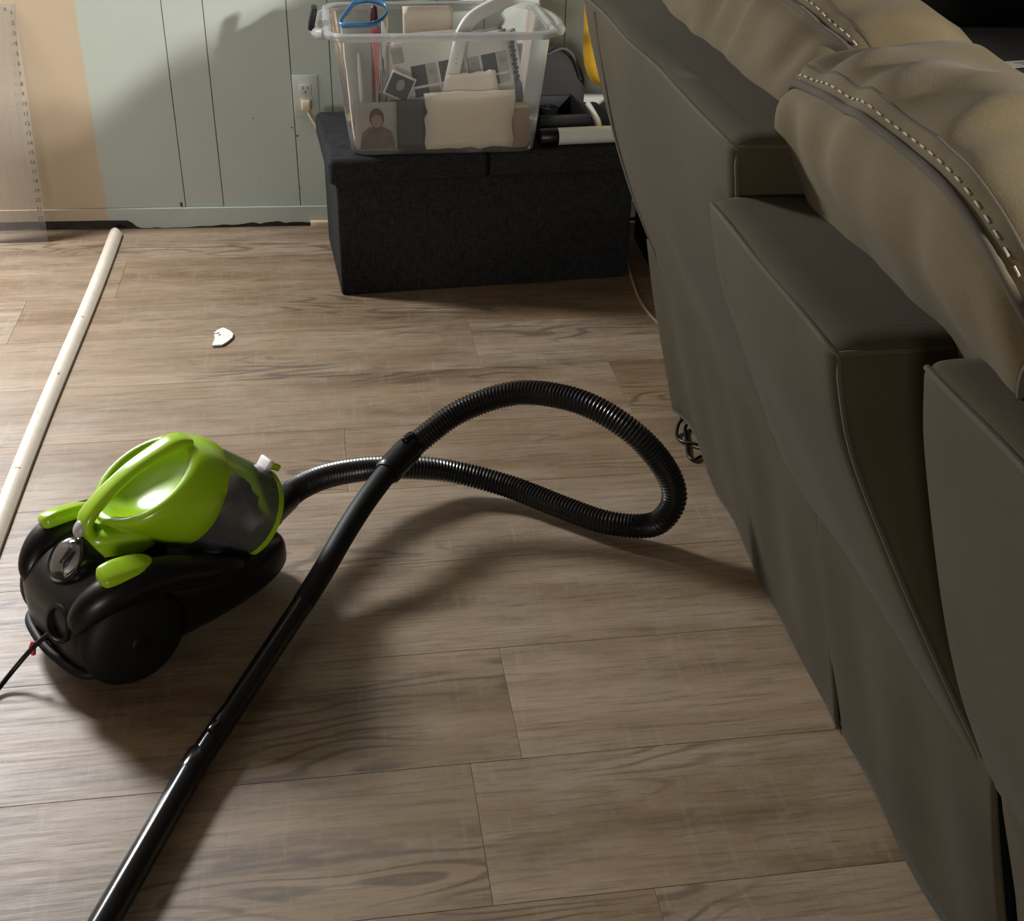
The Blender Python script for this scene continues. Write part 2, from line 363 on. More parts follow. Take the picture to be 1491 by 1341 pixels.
M_CARD = plain('brown_cardboard', (0.30, 0.20, 0.12), 0.8, 0.08, 20)
M_YELLOW = plain('yellow_fabric', (0.62, 0.36, 0.02), 0.6)
M_REDP = plain('red_plastic', (0.50, 0.05, 0.05), 0.35)
M_MAROON = plain('maroon_plastic', (0.08, 0.015, 0.012), 0.4)
M_PURPLE = plain('faded_print_jacket', (0.17, 0.12, 0.12), 0.8, 0.4, 30)
M_CHAR = plain('charcoal_surface', (0.045, 0.042, 0.040), 0.6, 0.2, 20)
M_DARKBAG = plain('dark_bag_cloth', (0.018, 0.018, 0.017), 0.8)
M_SLATE = plain('slate_folder', (0.05, 0.055, 0.06), 0.6)

# ------------------------------------------------------------------ room shell
XL, XR, YF, ZC = -2.62, 4.2, -4.95, 2.42
fl = box('floor', (8.4, 10.2, 0.10), (1.0, -0.6, -0.0565), M_DARKGAP); tag(fl, kind='structure')
PY = math.radians(9.0); PU = Vector((math.cos(PY), math.sin(PY), 0)); PW = Vector((-math.sin(PY), math.cos(PY), 0))
PLW, PLL = 0.245, 1.22
s0 = G(754, 1105)
w_ref = s0.dot(PW)
# joints seen in the photo, as positions along the row (row index counts away from the camera)
joints = {0: G(745, 1030).dot(PU), -1: G(714, 1290).dot(PU), 5: G(692, 505).dot(PU), 4: G(908, 573).dot(PU), 1: G(135, 1000).dot(PU) - 0.02, 3: G(503, 650).dot(PU)}
plank_cache = {}
def plank_mesh(L):
    k = round(L, 3)
    if k not in plank_cache:
        me = box_mesh('plank', L - 0.0005, PLW - 0.0005, 0.006, 0.0004, 1); me.materials.append(M_FLOOR); plank_cache[k] = me
    return plank_cache[k]
wall_at = lambda x: WO.y + (x - WO.x) * math.tan(WALL_YAW)
for row in range(-25, 13):
    wc = w_ref + (row + 0.5) * PLW
    j0 = joints.get(row, random.uniform(0, PLL))
    for k in range(-4, 6):
        uc = j0 + (k + 0.5) * PLL
        c = PU * uc + PW * wc
        if not (XL - 0.7 < c.x < XR + 0.7 and max(YF, -2.6) - 0.2 < c.y < wall_at(c.x) + 0.2): continue
        o = bpy.data.objects.new('plank', plank_mesh(PLL)); COL.objects.link(o); o.parent = fl
        o.location = (c.x - 1.0, c.y + 0.6, 0.0565 - 0.0030); o.rotation_euler = (0, 0, PY)

# back wall: painted grooved panelling
wl = thing('wall_back', None, None, WO, WALL_YAW); tag(wl, kind='structure')
WOX = WO.dot(WX)
groove_px = [-0.945, -0.839, -0.623, -0.516, -0.225, -0.100]
gx = [(-3.05), -2.75, -2.43, -2.12, -1.80, -1.50] + [0.0] * 0
def wx_of(x):    # wall-local coordinate of a world x at the wall face
    return (x - WO.x) / math.cos(WALL_YAW)
edges = [wx_of(v) for v in (-1.60, -1.50)] + [wx_of(v) for v in groove_px] + [wx_of(v) for v in (0.12, 0.42, 0.55, 0.83, 1.03, 1.30, 1.62, 1.86, 2.2, 2.5, 2.75, 3.1, 3.6, 4.0, 4.4)]
left_edges = [wx_of(v) for v in (-2.95, -2.65, -2.36)]
for e0, e1, z0, z1 in ((left_edges[0], left_edges[-1], 0, ZC), (left_edges[-1], edges[0], 2.04, ZC), (edges[0], edges[-1], 0, ZC)):
    box('wall_core', (e1 - e0, 0.10, z1 - z0), ((e0 + e1) / 2, 0.062, (z0 + z1) / 2), M_GROOVE, wl)
for ed in (left_edges, edges):
    for a, b_ in zip(ed, ed[1:]):
        box('panel', (b_ - a - 0.0018, 0.012, ZC - 0.060), ((a + b_) / 2, 0.006, 0.060 + (ZC - 0.060) / 2), M_WALL, wl, bev=0.0012, seg=1)
box('panel', (edges[0] - left_edges[-1] - 0.003, 0.012, ZC - 2.04), ((edges[0] + left_edges[-1]) / 2, 0.006, (ZC + 2.04) / 2), M_WALL, wl, bev=0.0012, seg=1)
# nail holes / chip
prism('chip', [(-0.006, -0.003), (0.006, -0.0035), (0.0065, 0.003), (-0.005, 0.0035)], 0.0006, M_DARKGAP, wl, frame=axis_frame((wx_of(-0.957), -0.0004, 0.068), (0, -1, 0)))
for hx, hz, hr in ((-0.632, 0.285, 0.0022), (-0.618, 0.262, 0.003), (-0.62, 0.112, 0.0016), (-0.735, 0.312, 0.0016), (-0.73, 0.14, 0.0012)):
    lathe('nail_hole', [(0, hr), (0.0008, hr)], M_DARKGAP, wl, seg=8, frame=axis_frame((wx_of(hx), 0.0, hz), (0, -1, 0)))
# base strip of the panelling with its ragged painted foot
bb = thing('baseboard_back', None, None, WO, WALL_YAW); tag(bb, kind='structure')
box('gap_board', (edges[-1] - edges[0], 0.010, 0.040), ((edges[0] + edges[-1]) / 2, 0.006, 0.020), M_DARKGAP, bb)
xs = []
x = edges[0]
while x < edges[-1]:
    xs.append(x); x += 0.012
def foot(x):
    wxp = x
    l = wx_of(-1.105)
    if wxp < l: return 0.026 + 0.003 * mnoise.noise(Vector((x * 9, 0, 0)))
    t = min(1, (wxp - l) / 0.022)
    z = 0.026 * (1 - t) + 0.002 * t
    if wxp > wx_of(-0.96): z += min(0.018, (wxp - wx_of(-0.96)) * 0.06) * (0.5 + 0.6 * abs(mnoise.noise(Vector((x * 14, 3, 0)))) * 1.6)
    return z + 0.003 * mnoise.noise(Vector((x * 40, 7, 0)))
V = []; F = []
for x in xs:
    zf = max(0.001, foot(x)); V += [(x, -0.006, zf), (x, -0.006, 0.0585), (x, 0.004, 0.0600), (x, 0.004, zf)]
for i in range(len(xs) - 1):
    for k in range(4): F.append((i * 4 + k, i * 4 + (k + 1) % 4, i * 4 + 4 + (k + 1) % 4, i * 4 + 4 + k))
pyd('painted_strip', V, F, M_WALL, bb, smooth=False)

# remaining shell (outside the photograph)
def wall_box(name, x0, x1, y0, y1, z0, z1, mat, parent=None):
    o = box(name, (x1 - x0, y1 - y0, z1 - z0), ((x0 + x1) / 2, (y0 + y1) / 2, (z0 + z1) / 2), mat, parent); return o
tag(wall_box('wall_left', XL - 0.1, XL, YF, 3.6, 0, ZC, M_WALL2), kind='structure')
# glass door in the back wall, left of the photograph
DX0, DX1, DZ1 = wx_of(-2.36), wx_of(-1.60), 2.04
dr = thing('door_1', None, None, WO, WALL_YAW); tag(dr, kind='structure')
for x in (DX0 + 0.03, DX1 - 0.03): box('door_stile', (0.06, 0.05, DZ1), (x, 0.03, DZ1 / 2), M_WHITE, dr, bev=0.004)
for z, h in ((0.06, 0.12), (1.25, 0.10), (DZ1 - 0.04, 0.08)): box('door_rail', (DX1 - DX0 - 0.12, 0.05, h), ((DX0 + DX1) / 2, 0.03, z), M_WHITE, dr, bev=0.004)
for z0, z1 in ((0.12, 1.20), (1.30, DZ1 - 0.08)): box('pane', (DX1 - DX0 - 0.12, 0.006, z1 - z0), ((DX0 + DX1) / 2, 0.03, (z0 + z1) / 2), M_BAG, dr)
tag(wall_box('wall_right', XR, XR + 0.1, YF, 3.9, 0, ZC, M_WALL2), kind='structure')
tag(wall_box('wall_front', XL - 0.1, XR + 0.1, YF - 0.1, YF, 0, ZC, M_WALL2), kind='structure')
w1 = thing('window_1', None, None, (-0.8, YF + 0.02, 0.66)); tag(w1, kind='structure')
for x in (-0.68, 0.0, 0.68): box('window_frame', (0.05, 0.05, 1.20), (x, 0, 0.60), M_WHITE, w1, bev=0.004)
for z in (0.02, 1.18): box('window_rail', (1.31, 0.05, 0.04), (0, 0, z), M_WHITE, w1, bev=0.004)
for x in (-0.34, 0.34): box('pane', (0.63, 0.006, 1.12), (x, 0, 0.60), M_BAG, w1)
tag(wall_box('ceiling', XL - 0.4, XR + 0.4, YF - 0.1, 4.0, ZC, ZC + 0.08, M_CEIL), kind='structure')
# ------------------------------------------------------------------ sofa seen from behind
SA = G(985, 605); SB = G(1370, 1341); SU = (SB - SA).normalized()
sofa = thing('sofa', 'olive brown reclining sofa seen from behind, with puffy topstitched back cushions', 'sofa', SA, math.atan2(SU.y, SU.x))
def SP(s, n, z): return Vector((s, -n, z))
def ring_sn(s0, s1, no, ni, z, r=0.022, sub=14, inset=0.0, puff=0.0, seed=0.0):
    s0 += inset; s1 -= inset; no -= inset; ni += inset; r = max(0.004, r - inset * 0.3)
    out = []
    def side(a, b, k):
        for i in range(k): 
            t = i / k; out.append((a[0] + (b[0] - a[0]) * t, a[1] + (b[1] - a[1]) * t))
    def arc(c, a0):
        for i in range(5):
            a = math.radians(a0 - 90 * i / 5); out.append((c[0] + r * math.cos(a), c[1] + r * math.sin(a)))
    # outer side (n max) from s0 to s1, then clockwise
    side((s0 + r, no), (s1 - r, no), sub); arc((s1 - r, no - r), 90)
    side((s1, no - r), (s1, ni + r), 4); arc((s1 - r, ni + r), 0)
    side((s1 - r, ni), (s0 + r, ni), 4); arc((s0 + r, ni + r), -90)
    side((s0, ni + r), (s0, no - r), 4); arc((s0 + r, no - r), 180)
    res = []
    for s, n in out:
        t = (s - s0) / max(0.01, s1 - s0)
        if n > no - 0.01: n += puff * math.sin(PI * min(1, max(0, t))) + 0.006 * mnoise.noise(Vector((s * 5 + seed, z * 5, 1.3)))
        res.append(SP(s, n, z + (0.004 * mnoise.noise(Vector((s * 6 + seed, n * 8, 4))) if inset > 0 else 0)))
    return res
def frame_block(name, levels, seed):
    P = catmull([Vector((l[1], l[2], l[3])) for l in levels], 5); Z = catmull([Vector((l[0], l[4], 0)) for l in levels], 5)
    rings = []
    n = len(P)
    for i, (p, q) in enumerate(zip(P, Z)):
        rings.append(ring_sn(p.x, p.y, p.z, q.y, q.x, puff=0.012 * math.sin(PI * i / (n - 1)), seed=seed))
    p, q = P[-1], Z[-1]
    for ins, dz in ((0.004, 0.008), (0.011, 0.013), (0.026, 0.016), (0.036, 0.0165)):
        rings.append(ring_sn(p.x, p.y, p.z, q.y, q.x + dz, inset=ins, seed=seed))
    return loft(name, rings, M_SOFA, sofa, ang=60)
# (z, s0, s1, n_out, n_in)
F1 = [(0.385, 0.000, 0.80, 0.090, -0.06), (0.51, -0.005, 0.82, 0.142, 0.0), (0.63, -0.012, 0.835, 0.186, 0.04), (0.75, -0.035, 0.85, 0.215, 0.06), (0.836, -0.06, 0.862, 0.232, 0.08)]
F2 = [(0.385, 0.80, 1.425, 0.092, -0.06), (0.46, 0.805, 1.365, 0.128, -0.02), (0.56, 0.82, 1.295, 0.172, 0.03), (0.67, 0.835, 1.268, 0.222, 0.06), (0.766, 0.842, 1.262, 0.250, 0.09)]
F3 = [(0.385, 1.405, 2.02, 0.090, -0.06), (0.48, 1.385, 2.02, 0.128, 0.0), (0.60, 1.352, 2.02, 0.162, 0.03), (0.72, 1.330, 2.02, 0.190, 0.05), (0.788, 1.324, 2.02, 0.202, 0.06)]
for Fk, sd in ((F1, 0.0), (F2, 9.0), (F3, 21.0)):
    fb = frame_block('back_panel', Fk, sd)
    z, a, b_, no, ni = Fk[-1]
    # piping along the rear top edge and down the near corner
    pts = [SP(a + 0.012 + (b_ - a - 0.03) * t / 20, no - 0.003 + 0.006 * mnoise.noise(Vector(((a + (b_ - a) * t / 20) * 5 + sd, z * 5, 1.3))), z + 0.007) for t in range(21)]
    q = catmull([Vector((l[0], l[2], l[3])) for l in Fk], 5)
    pts2 = [SP(p.y - 0.004, p.z - 0.006, p.x) for p in reversed(q)]
    corner = SP(b_ - 0.007, no - 0.009, z + 0.004)
    tube('piping', pts + [corner] + pts2[1:], 0.0030, M_PIPE, fb, seg=6)
    tube('piping', [corner] + [SP(b_ - 0.004, no - 0.014 - (no - ni - 0.02) * t / 6, z + 0.006) for t in range(7)], 0.0028, M_PIPE, fb, seg=6)
# vertical seam close to the far end
q = catmull([Vector((l[0], l[1], l[3])) for l in F1], 5)
tube('seam', [SP(p.y + 0.07 + 0.11 * max(0, (p.x - 0.5)) , p.z - 0.0008 + 0.012 * math.sin(PI * i / len(q)) * 0.25, p.x) for i, p in enumerate(q)], 0.003, M_PIPE, sofa, seg=6)

def skirt(name, sa, sb, hem, amp, seed, flare_end=0.0, flare_start=0.0):
    NS, NZ = 44, 14; V = []; F = []
    for j in range(NZ + 1):
        v = j / NZ
        for i in range(NS + 1):
            t = i / NS; s = sa + (sb - sa) * t
            z = hem(s) * (1 - v) + 0.40 * v
            w = (1 - v) ** 1.3
            n = 0.001 + 0.2325 * z + amp * w * (math.sin(s * 11 + seed) * 0.6 + math.sin(s * 23 + seed * 2.3) * 0.4)
            n += 0.004 * mnoise.noise(Vector((s * 7, z * 5, seed)))
            if flare_end: n += flare_end * w * max(0, (t - 0.82) / 0.18) ** 2
            if flare_start: n += flare_start * w * max(0, (0.18 - t) / 0.18) ** 2
            # puckers hanging from the seam
            n += 0.004 * math.sin(PI * v) * math.sin(s * 31 + seed + 3 * z)
            V.append(SP(s, n, z))
    for j in range(NZ):
        for i in range(NS): F.append((j * (NS + 1) + i, j * (NS + 1) + i + 1, (j + 1) * (NS + 1) + i + 1, (j + 1) * (NS + 1) + i))
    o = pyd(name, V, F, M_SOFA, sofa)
    md = o.modifiers.new('thickness', 'SOLIDIFY'); md.thickness = 0.004; md.offset = 0
    hp = [V[i] + Vector((0, -0.0015, 0.002)) for i in range(NS + 1)]
    tube('hem', hp, 0.0032, M_PIPE, o, seg=6)
    hp = [V[i] * 0.9 + V[NS + 1 + i] * 0.1 for i in range(NS + 1)]
    st = []
    pts = resample([Vector(V[i]).lerp(V[NS + 1 + i], 0.62) + Vector((0, -0.0032, 0)) for i in range(NS + 1)], 0.011)
    Vs = []; Fs = []
    for a, b_ in zip(pts, pts[1:]):
        d = (b_ - a) * 0.28; c = (a + b_) / 2; u = Vector((0, 0, 0.0006)); nn = Vector((0, -0.0006, 0)); k = len(Vs)
        Vs += [c - d + u, c + d + u, c + d - u, c - d - u, c - d + nn + u * .2, c + d + nn + u * .2, c + d + nn - u * .2, c - d + nn - u * .2]
        Fs += [(k, k + 1, k + 5, k + 4), (k + 4, k + 5, k + 6, k + 7), (k + 7, k + 6, k + 2, k + 3), (k, k + 4, k + 7, k + 3), (k + 1, k + 2, k + 6, k + 5), (k, k + 3, k + 2, k + 1)]
    pyd('stitching', Vs, Fs, M_PIPE, o, smooth=False)
    return o
bmp = lambda s, c, w: max(0.0, 1 - ((s - c) / w) ** 2)
skirt('skirt_panel', 0.0, 0.962, lambda s: 0.006 + 0.050 * bmp(s, 0.16, 0.17), 0.006, 0.4, flare_end=0.012)
skirt('skirt_panel', 0.955, 1.435, lambda s: 0.006 + 0.012 * bmp(s, 1.12, 0.15), 0.005, 2.2, flare_start=-0.004, flare_end=-0.03)
skirt('skirt_panel', 1.452, 2.02, lambda s: 0.006, 0.006, 4.0, flare_start=-0.05)
# dark carcass behind the panels and the seats on the far side
cb = box('carcass', (2.0, 0.78, 0.30), (1.0, 0.48, 0.20), M_DARKCLOTH, sofa, bev=0.01)
box('light_block_lining', (2.24, 0.04, 0.71), (0.98, 0.03, 0.395), M_DARKCLOTH, sofa, bev=0.01)  # added sheet inside the sofa, extended to stop lamp light leaking through
for k in range(3): box('seat_cushion', (0.655, 0.60, 0.17), (0.335 + 0.667 * k, 0.56, 0.42), M_SOFA, sofa, bev=0.05, seg=4)
for s_, x_ in ((-0.12, 0), (2.13, 0)): box('armrest', (0.20, 0.80, 0.60), (s_, 0.46, 0.31), M_SOFA, sofa, bev=0.05, seg=4)

def back_cushion(s0, s1, ctrl, seam_ctrl, seed, wr=0.015, rake=0.0, droop=(0.0, 0.0)):
    prof = catmull([Vector((n, z, 0)) for n, z in ctrl], 6, closed=True); S = len(prof)
    c = sum(prof, Vector()) / S; mid, half = (s0 + s1) / 2, (s1 - s0) / 2
    ends = [0.945, 0.96, 0.973, 0.984, 0.992, 0.998, 1.0]
    xs_ = [-v for v in reversed(ends)] + [-0.93 + 1.86 * i / 76 for i in range(77)] + ends
    NS = len(xs_) - 1; rings = []; ks = []
    si = seam_ctrl * 6
    for i, sx in enumerate(xs_):
        k = max((1 - abs(sx) ** 5) ** 0.2 if abs(sx) < 1 else 0.0, 0.02); ks.append(k); s = mid + half * sx; ring = []
        for j, p in enumerate(prof):
            d = (p - c) * (0.0 + 1.0 * k)
            q = c + d; out = (p - c).normalized()
            dj = min(abs(j - si), S - abs(j - si)) / 6.0
            w = wr * (mnoise.noise(Vector((s * 6 + seed, q.x * 7, q.y * 7))) + 0.5 * mnoise.noise(Vector((s * 13 + seed, q.x * 15, q.y * 15))))
            w += 0.0085 * math.exp(-((dj - 0.75) / 0.55) ** 2) * (0.35 + abs(mnoise.noise(Vector((s * 4, seed, 7)))) * 2.0) * math.sin(s * 55 + 2.5 * mnoise.noise(Vector((s * 9, seed, 0)))) * k
            w -= 0.008 * math.exp(-(dj / 0.22) ** 2)
            if si < j < si + 24:
                rg = 1 - abs(2.2 * mnoise.noise(Vector((s * 5.5 + seed * 1.7 + q.x * 3, q.x * 4 - s * 1.5, seed))))
                w += 0.020 * (rg - 0.5) * math.sin(PI * (j - si) / 24)
            q = q + out * w * min(1, k * 1.3)
            e_ = (s - mid) / half; q.y -= max(0.0, (q.y - 0.55) / 0.4) * (droop[1] * max(0, e_) ** 3 + droop[0] * max(0, -e_) ** 3)
            ring.append(SP(s + rake * (q.y - c.y), q.x, q.y))
        rings.append(ring)
    o = loft('back_cushion', rings, M_SOFA_LIT, sofa, ang=80)
    cc = SP(mid, c.x, c.y)
    def seamline(off, lift):
        pts = []
        for i, r in enumerate(rings):
            if ks[i] < 0.45: continue
            p = r[(si + off) % S]; rad = Vector((0, p.y - cc.y, p.z - cc.z)).normalized(); pts.append(p + rad * lift)
        return pts
    tube('piping', seamline(0, 0.004), 0.0048, M_PIPE, o, seg=7)
    tube('seam', seamline(2, -0.0008), 0.0018, M_PIPE, o, seg=5)
    pts = resample(seamline(1, 0.0012), 0.0190); Vs = []; Fs = []
    for a, b_ in zip(pts, pts[1:]):
        d = (b_ - a) * 0.26; cm = (a + b_) / 2; rad = Vector((0, cm.y - cc.y, cm.z - cc.z)).normalized() * 0.0012; sd = d.normalized().cross(rad).normalized() * 0.0011; k = len(Vs)
        Vs += [cm - d + sd, cm + d + sd, cm + d - sd, cm - d - sd, cm - d * .7 + sd * .4 + rad, cm + d * .7 + sd * .4 + rad, cm + d * .7 - sd * .4 + rad, cm - d * .7 - sd * .4 + rad]
        Fs += [(k, k + 1, k + 5, k + 4), (k + 4, k + 5, k + 6, k + 7), (k + 7, k + 6, k + 2, k + 3), (k, k + 4, k + 7, k + 3), (k + 1, k + 2, k + 6, k + 5), (k, k + 3, k + 2, k + 1)]
    stt = pyd('stitching', Vs, Fs, M_STITCH, o, smooth=False); stt['label'] = 'pale thread topstitching'
    # end seam round the near end
    i = max(k for k in range(NS) if ks[k] > 0.80)
    r = rings[i]; loop = [p + Vector((0.002, p.y - cc.y, p.z - cc.z)).normalized() * 0.002 for p in r]
    tube('seam', loop + loop[:2], 0.0030, M_PIPE, o, seg=5, caps=False)
    return o
C2 = [(0.09, 0.60), (0.135, 0.77), (0.178, 0.86), (0.172, 0.932), (0.10, 0.970), (-0.03, 0.950), (-0.14, 0.84), (-0.20, 0.70), (-0.12, 0.52), (0.02, 0.50)]
C1 = [(0.07, 0.60), (0.125, 0.82), (0.112, 0.89), (0.070, 0.945), (-0.02, 0.968), (-0.12, 0.93), (-0.20, 0.83), (-0.22, 0.70), (-0.15, 0.52), (0.00, 0.50)]
back_cushion(-0.04, 0.80, C1, 3, 3.0)
back_cushion(0.775, 1.445, C2, 3, 11.0, droop=(0.020, 0.085))
back_cushion(1.47, 2.02, C1, 3, 27.0)

# ------------------------------------------------------------------ canister vacuum
VTH = math.radians(43); VF = Vector((math.cos(VTH), math.sin(VTH), 0)); VL = Vector((-math.sin(VTH), math.cos(VTH), 0))
VO = G(195, 1003) + VF * 0.10 + VL * 0.12; VO.z = 0
vac = thing('canister_vacuum', 'lime green and black canister vacuum with clear dust cup and long black hose', 'vacuum cleaner', VO, VTH)
VI = (Matrix.Translation(VO) @ Matrix.Rotation(VTH, 4, 'Z')).inverted()
def vl(x, y, z): return VI @ G(x, y, z)
def hull(name, secs, mat, parent, nseg=36, e=0.55):
    # secs: x, half width, zbottom, ztop
    P = catmull([Vector((a, b_, c)) for a, b_, c, d in secs], 5); Q = catmull([Vector((d, 0, 0)) for a, b_, c, d in secs], 5); rings = []
    for p, q in zip(P, Q):
        hz = (q.x - p.z) / 2; cz = (q.x + p.z) / 2; r = []
        for k in range(nseg):
            a = 2 * PI * k / nseg; ca, sa = math.cos(a), math.sin(a)
            r.append(Vector((p.x, p.y * math.copysign(abs(ca) ** e, ca), cz + hz * math.copysign(abs(sa) ** e, sa))))
        rings.append(r)
    return loft(name, rings, mat, parent, ang=50)
body = hull('body', [(-0.168, 0.060, 0.050, 0.100), (-0.160, 0.092, 0.030, 0.135), (-0.140, 0.104, 0.020, 0.160), (-0.10, 0.108, 0.016, 0.178), (-0.04, 0.108, 0.014, 0.178), (0.02, 0.104, 0.014, 0.150), (0.08, 0.094, 0.014, 0.118), (0.14, 0.082, 0.016, 0.104), (0.19, 0.066, 0.020, 0.098), (0.225, 0.046, 0.030, 0.088), (0.238, 0.022, 0.042, 0.075)], M_BLACK, vac)
# cradle shoulders each side of the cup
for sgn in (-1, 1):
    hull_pts = catmull([Vector((-0.150, sgn * 0.076, 0.110)), Vector((-0.138, sgn * 0.086, 0.140)), Vector((-0.10, sgn * 0.098, 0.165)), Vector((-0.03, sgn * 0.104, 0.168)), Vector((0.05, sgn * 0.094, 0.135)), Vector((0.12, sgn * 0.080, 0.105))], 6)
    tube('shoulder', hull_pts, [0.006 + 0.024 * math.sin(PI * (i + 0.5) / len(hull_pts)) ** 0.6 for i in range(len(hull_pts))], M_BLACK, body, seg=12)
for sgn in (-1, 1):
    w = lathe('wheel', [(-0.016, 0.02), (-0.030, 0.066), (-0.020, 0.076), (-0.006, 0.082), (0.008, 0.081), (0.018, 0.074), (0.025, 0.060), (0.029, 0.040), (0.031, 0.016)], M_BLACKM, vac, seg=40, frame=axis_frame((-0.080, sgn * 0.100, 0.082), (0, sgn, 0)))
    lathe('hub_cap', [(0.0, 0.016), (0.002, 0.014), (0.003, 0.008), (0.0032, 0.002)], M_BLACK, w, seg=24, frame=axis_frame((-0.080, sgn * 0.130, 0.082), (0, sgn, 0)))
    # green foot pedals
    pb = hull('pedal', [(-0.040, 0.010, -0.010, 0.004), (-0.034, 0.018, -0.012, 0.010), (-0.012, 0.021, -0.012, 0.013), (0.020, 0.019, -0.012, 0.011), (0.038, 0.012, -0.010, 0.006), (0.043, 0.004, -0.006, 0.002)], M_GREEN, vac, nseg=20)
    pb.location = (-0.072, sgn * 0.098, 0.196); pb.rotation_euler = (sgn * -0.35, 0.06, sgn * 0.04)
    pb['label'] = 'lime green foot pedal'
lathe('caster', [(-0.012, 0.004), (-0.012, 0.018), (0.012, 0.018), (0.012, 0.004)], M_BLACKM, vac, seg=20, frame=axis_frame((0.17, 0, 0.018), (0, 1, 0)))
# dust cup on a tilted axis (rear face high, front low)
CR = Vector((0.022, 0, 0.268)); CFR = Vector((0.186, 0, 0.138)); CA = (CFR - CR).normalized()
cfm = axis_frame(CR, CA, (1, 0, 1))
CL = (CFR - CR).length
def slant_lathe(name, prof, mat, parent, seg=56, ang=50):
    rings = []
    for t, r, w in prof:
        rings.append([cfm @ Vector((r * math.cos(2 * PI * k / seg), r * math.sin(2 * PI * k / seg), t + w * r * math.cos(2 * PI * k / seg))) for k in range(seg)])
    return loft(name, rings, mat, parent, ang=ang)
SL = 0.50
lid = slant_lathe('cup_lid', [(0.040, 0.010, SL), (0.038, 0.040, SL), (0.030, 0.054, SL), (0.014, 0.063, SL), (0.001, 0.067, SL), (-0.003, 0.071, SL), (-0.003, 0.077, SL), (0.003, 0.083, SL), (0.020, 0.087, SL * 0.9), (0.058, 0.0905, SL * 0.35), (0.084, 0.0895, 0.05), (0.088, 0.086, 0), (0.088, 0.03, 0)], M_GREEN, vac)
lid['label'] = 'lime green dust cup lid'
cup = lathe('dust_cup', [(0.086, 0.0845), (0.12, 0.084), (0.17, 0.081), (CL, 0.077)], M_CUP, vac, seg=56, frame=cfm, caps=False)
cup['label'] = 'clear plastic dust cup full of grey dust'
lathe('cup_ring', [(CL - 0.002, 0.070), (CL - 0.002, 0.0785), (CL + 0.007, 0.0785), (CL + 0.012, 0.070), (CL + 0.012, 0.01)], M_GREEN, cup, seg=56, frame=cfm)
# dust clump and inner filter
lathe('filter', [(0.086, 0.02), (0.086, 0.035), (0.150, 0.030), (0.155, 0.01)], M_GREY, cup, seg=24, frame=cfm)
V = []; F = []
nu, nv = 28, 20
for j in range(nv + 1):
    for i in range(nu):
        th = PI * j / nv; ph = 2 * PI * i / nu
        d = Vector((math.sin(th) * math.cos(ph), math.sin(th) * math.sin(ph), math.cos(th)))
        r = 1 + 0.28 * mnoise.noise(d * 2.1 + Vector((5, 1, 2))) + 0.15 * mnoise.noise(d * 5)
        p = Vector((d.x * 0.058 * r - 0.010, d.y * 0.058 * r - 0.004, 0.170 + d.z * 0.036 * r)); rr = math.hypot(p.x, p.y)
        if rr > 0.072: p.x *= 0.072 / rr; p.y *= 0.072 / rr
        V.append(cfm @ p)
for j in range(nv):
    for i in range(nu): F.append((j * nu + i, j * nu + (i + 1) % nu, (j + 1) * nu + (i + 1) % nu, (j + 1) * nu + i))
pyd('dust', V, F, M_DIRT, cup)
# latch on the cup's front edge
lt = box('latch', (0.026, 0.030, 0.010), cfm @ Vector((0.083, 0.0, CL - 0.012)), M_WHITE, cup, bev=0.003, rot=cfm.to_euler())
box('latch_key', (0.012, 0.018, 0.022), cfm @ Vector((0.087, 0.0, CL + 0.004)), M_GREEN, cup, bev=0.003, rot=cfm.to_euler())
# carry handle bridging the lid
hpts = catmull([cfm @ Vector(q) for q in ((0.078, 0, 0.036), (0.070, 0, 0.016), (0.045, 0, -0.004), (0.005, 0, -0.030), (-0.040, 0, -0.050), (-0.080, 0, -0.060), (-0.100, 0, -0.052), (-0.108, 0, -0.036))], 8)
def strap(name, pts, wid, th, mat, parent, e=0.7, seg=18):
    rings = []
    for i, p in enumerate(pts):
        a = pts[max(0, i - 1)]; b_ = pts[min(len(pts) - 1, i + 1)]; T = (b_ - a).normalized(); B = Vector((0, 1, 0)); N = T.cross(B).normalized()
        w = wid(i / (len(pts) - 1)) if callable(wid) else wid
        h = th(i / (len(pts) - 1)) if callable(th) else th
        rings.append([p + B * (w * math.copysign(abs(math.cos(2 * PI * k / seg)) ** e, math.cos(2 * PI * k / seg))) + N * (h * math.copysign(abs(math.sin(2 * PI * k / seg)) ** e, math.sin(2 * PI * k / seg))) for k in range(seg)])
    return loft(name, rings, mat, parent, ang=50)
hd = strap('carry_handle', hpts, lambda t: 0.0150 + 0.005 * abs(t - 0.5) * 2, 0.0085, M_GREEN, vac); hd['label'] = 'lime green carry handle'
box('handle_rib', (0.040, 0.006, 0.030), (-0.072, 0, 0.212), M_GREEN, hd, bev=0.002, rot=(0, 0.75, 0))
pl = hull('lid_tail', [(-0.090, 0.012, 0.170, 0.212), (-0.076, 0.026, 0.166, 0.216), (-0.050, 0.038, 0.166, 0.216), (-0.020, 0.052, 0.17, 0.214), (0.0, 0.05, 0.175, 0.21), (0.02, 0.03, 0.18, 0.20)], M_GREEN, lid, nseg=24)
V0 = bpy.data.meshes.new('release_button'); bm = bmesh.new(); bmesh.ops.create_uvsphere(bm, u_segments=20, v_segments=12, radius=1)
for v in bm.verts: v.co = Vector((v.co.x * 0.008, v.co.y * 0.012, v.co.z * 0.014))
bm.to_mesh(V0); bm.free()
rbn = link('release_button', V0, M_GREY, vac); rbn.location = (-0.090, 0, 0.226); rbn.rotation_euler = (0, 0.6, 0); rbn['label'] = 'pale grey release button'
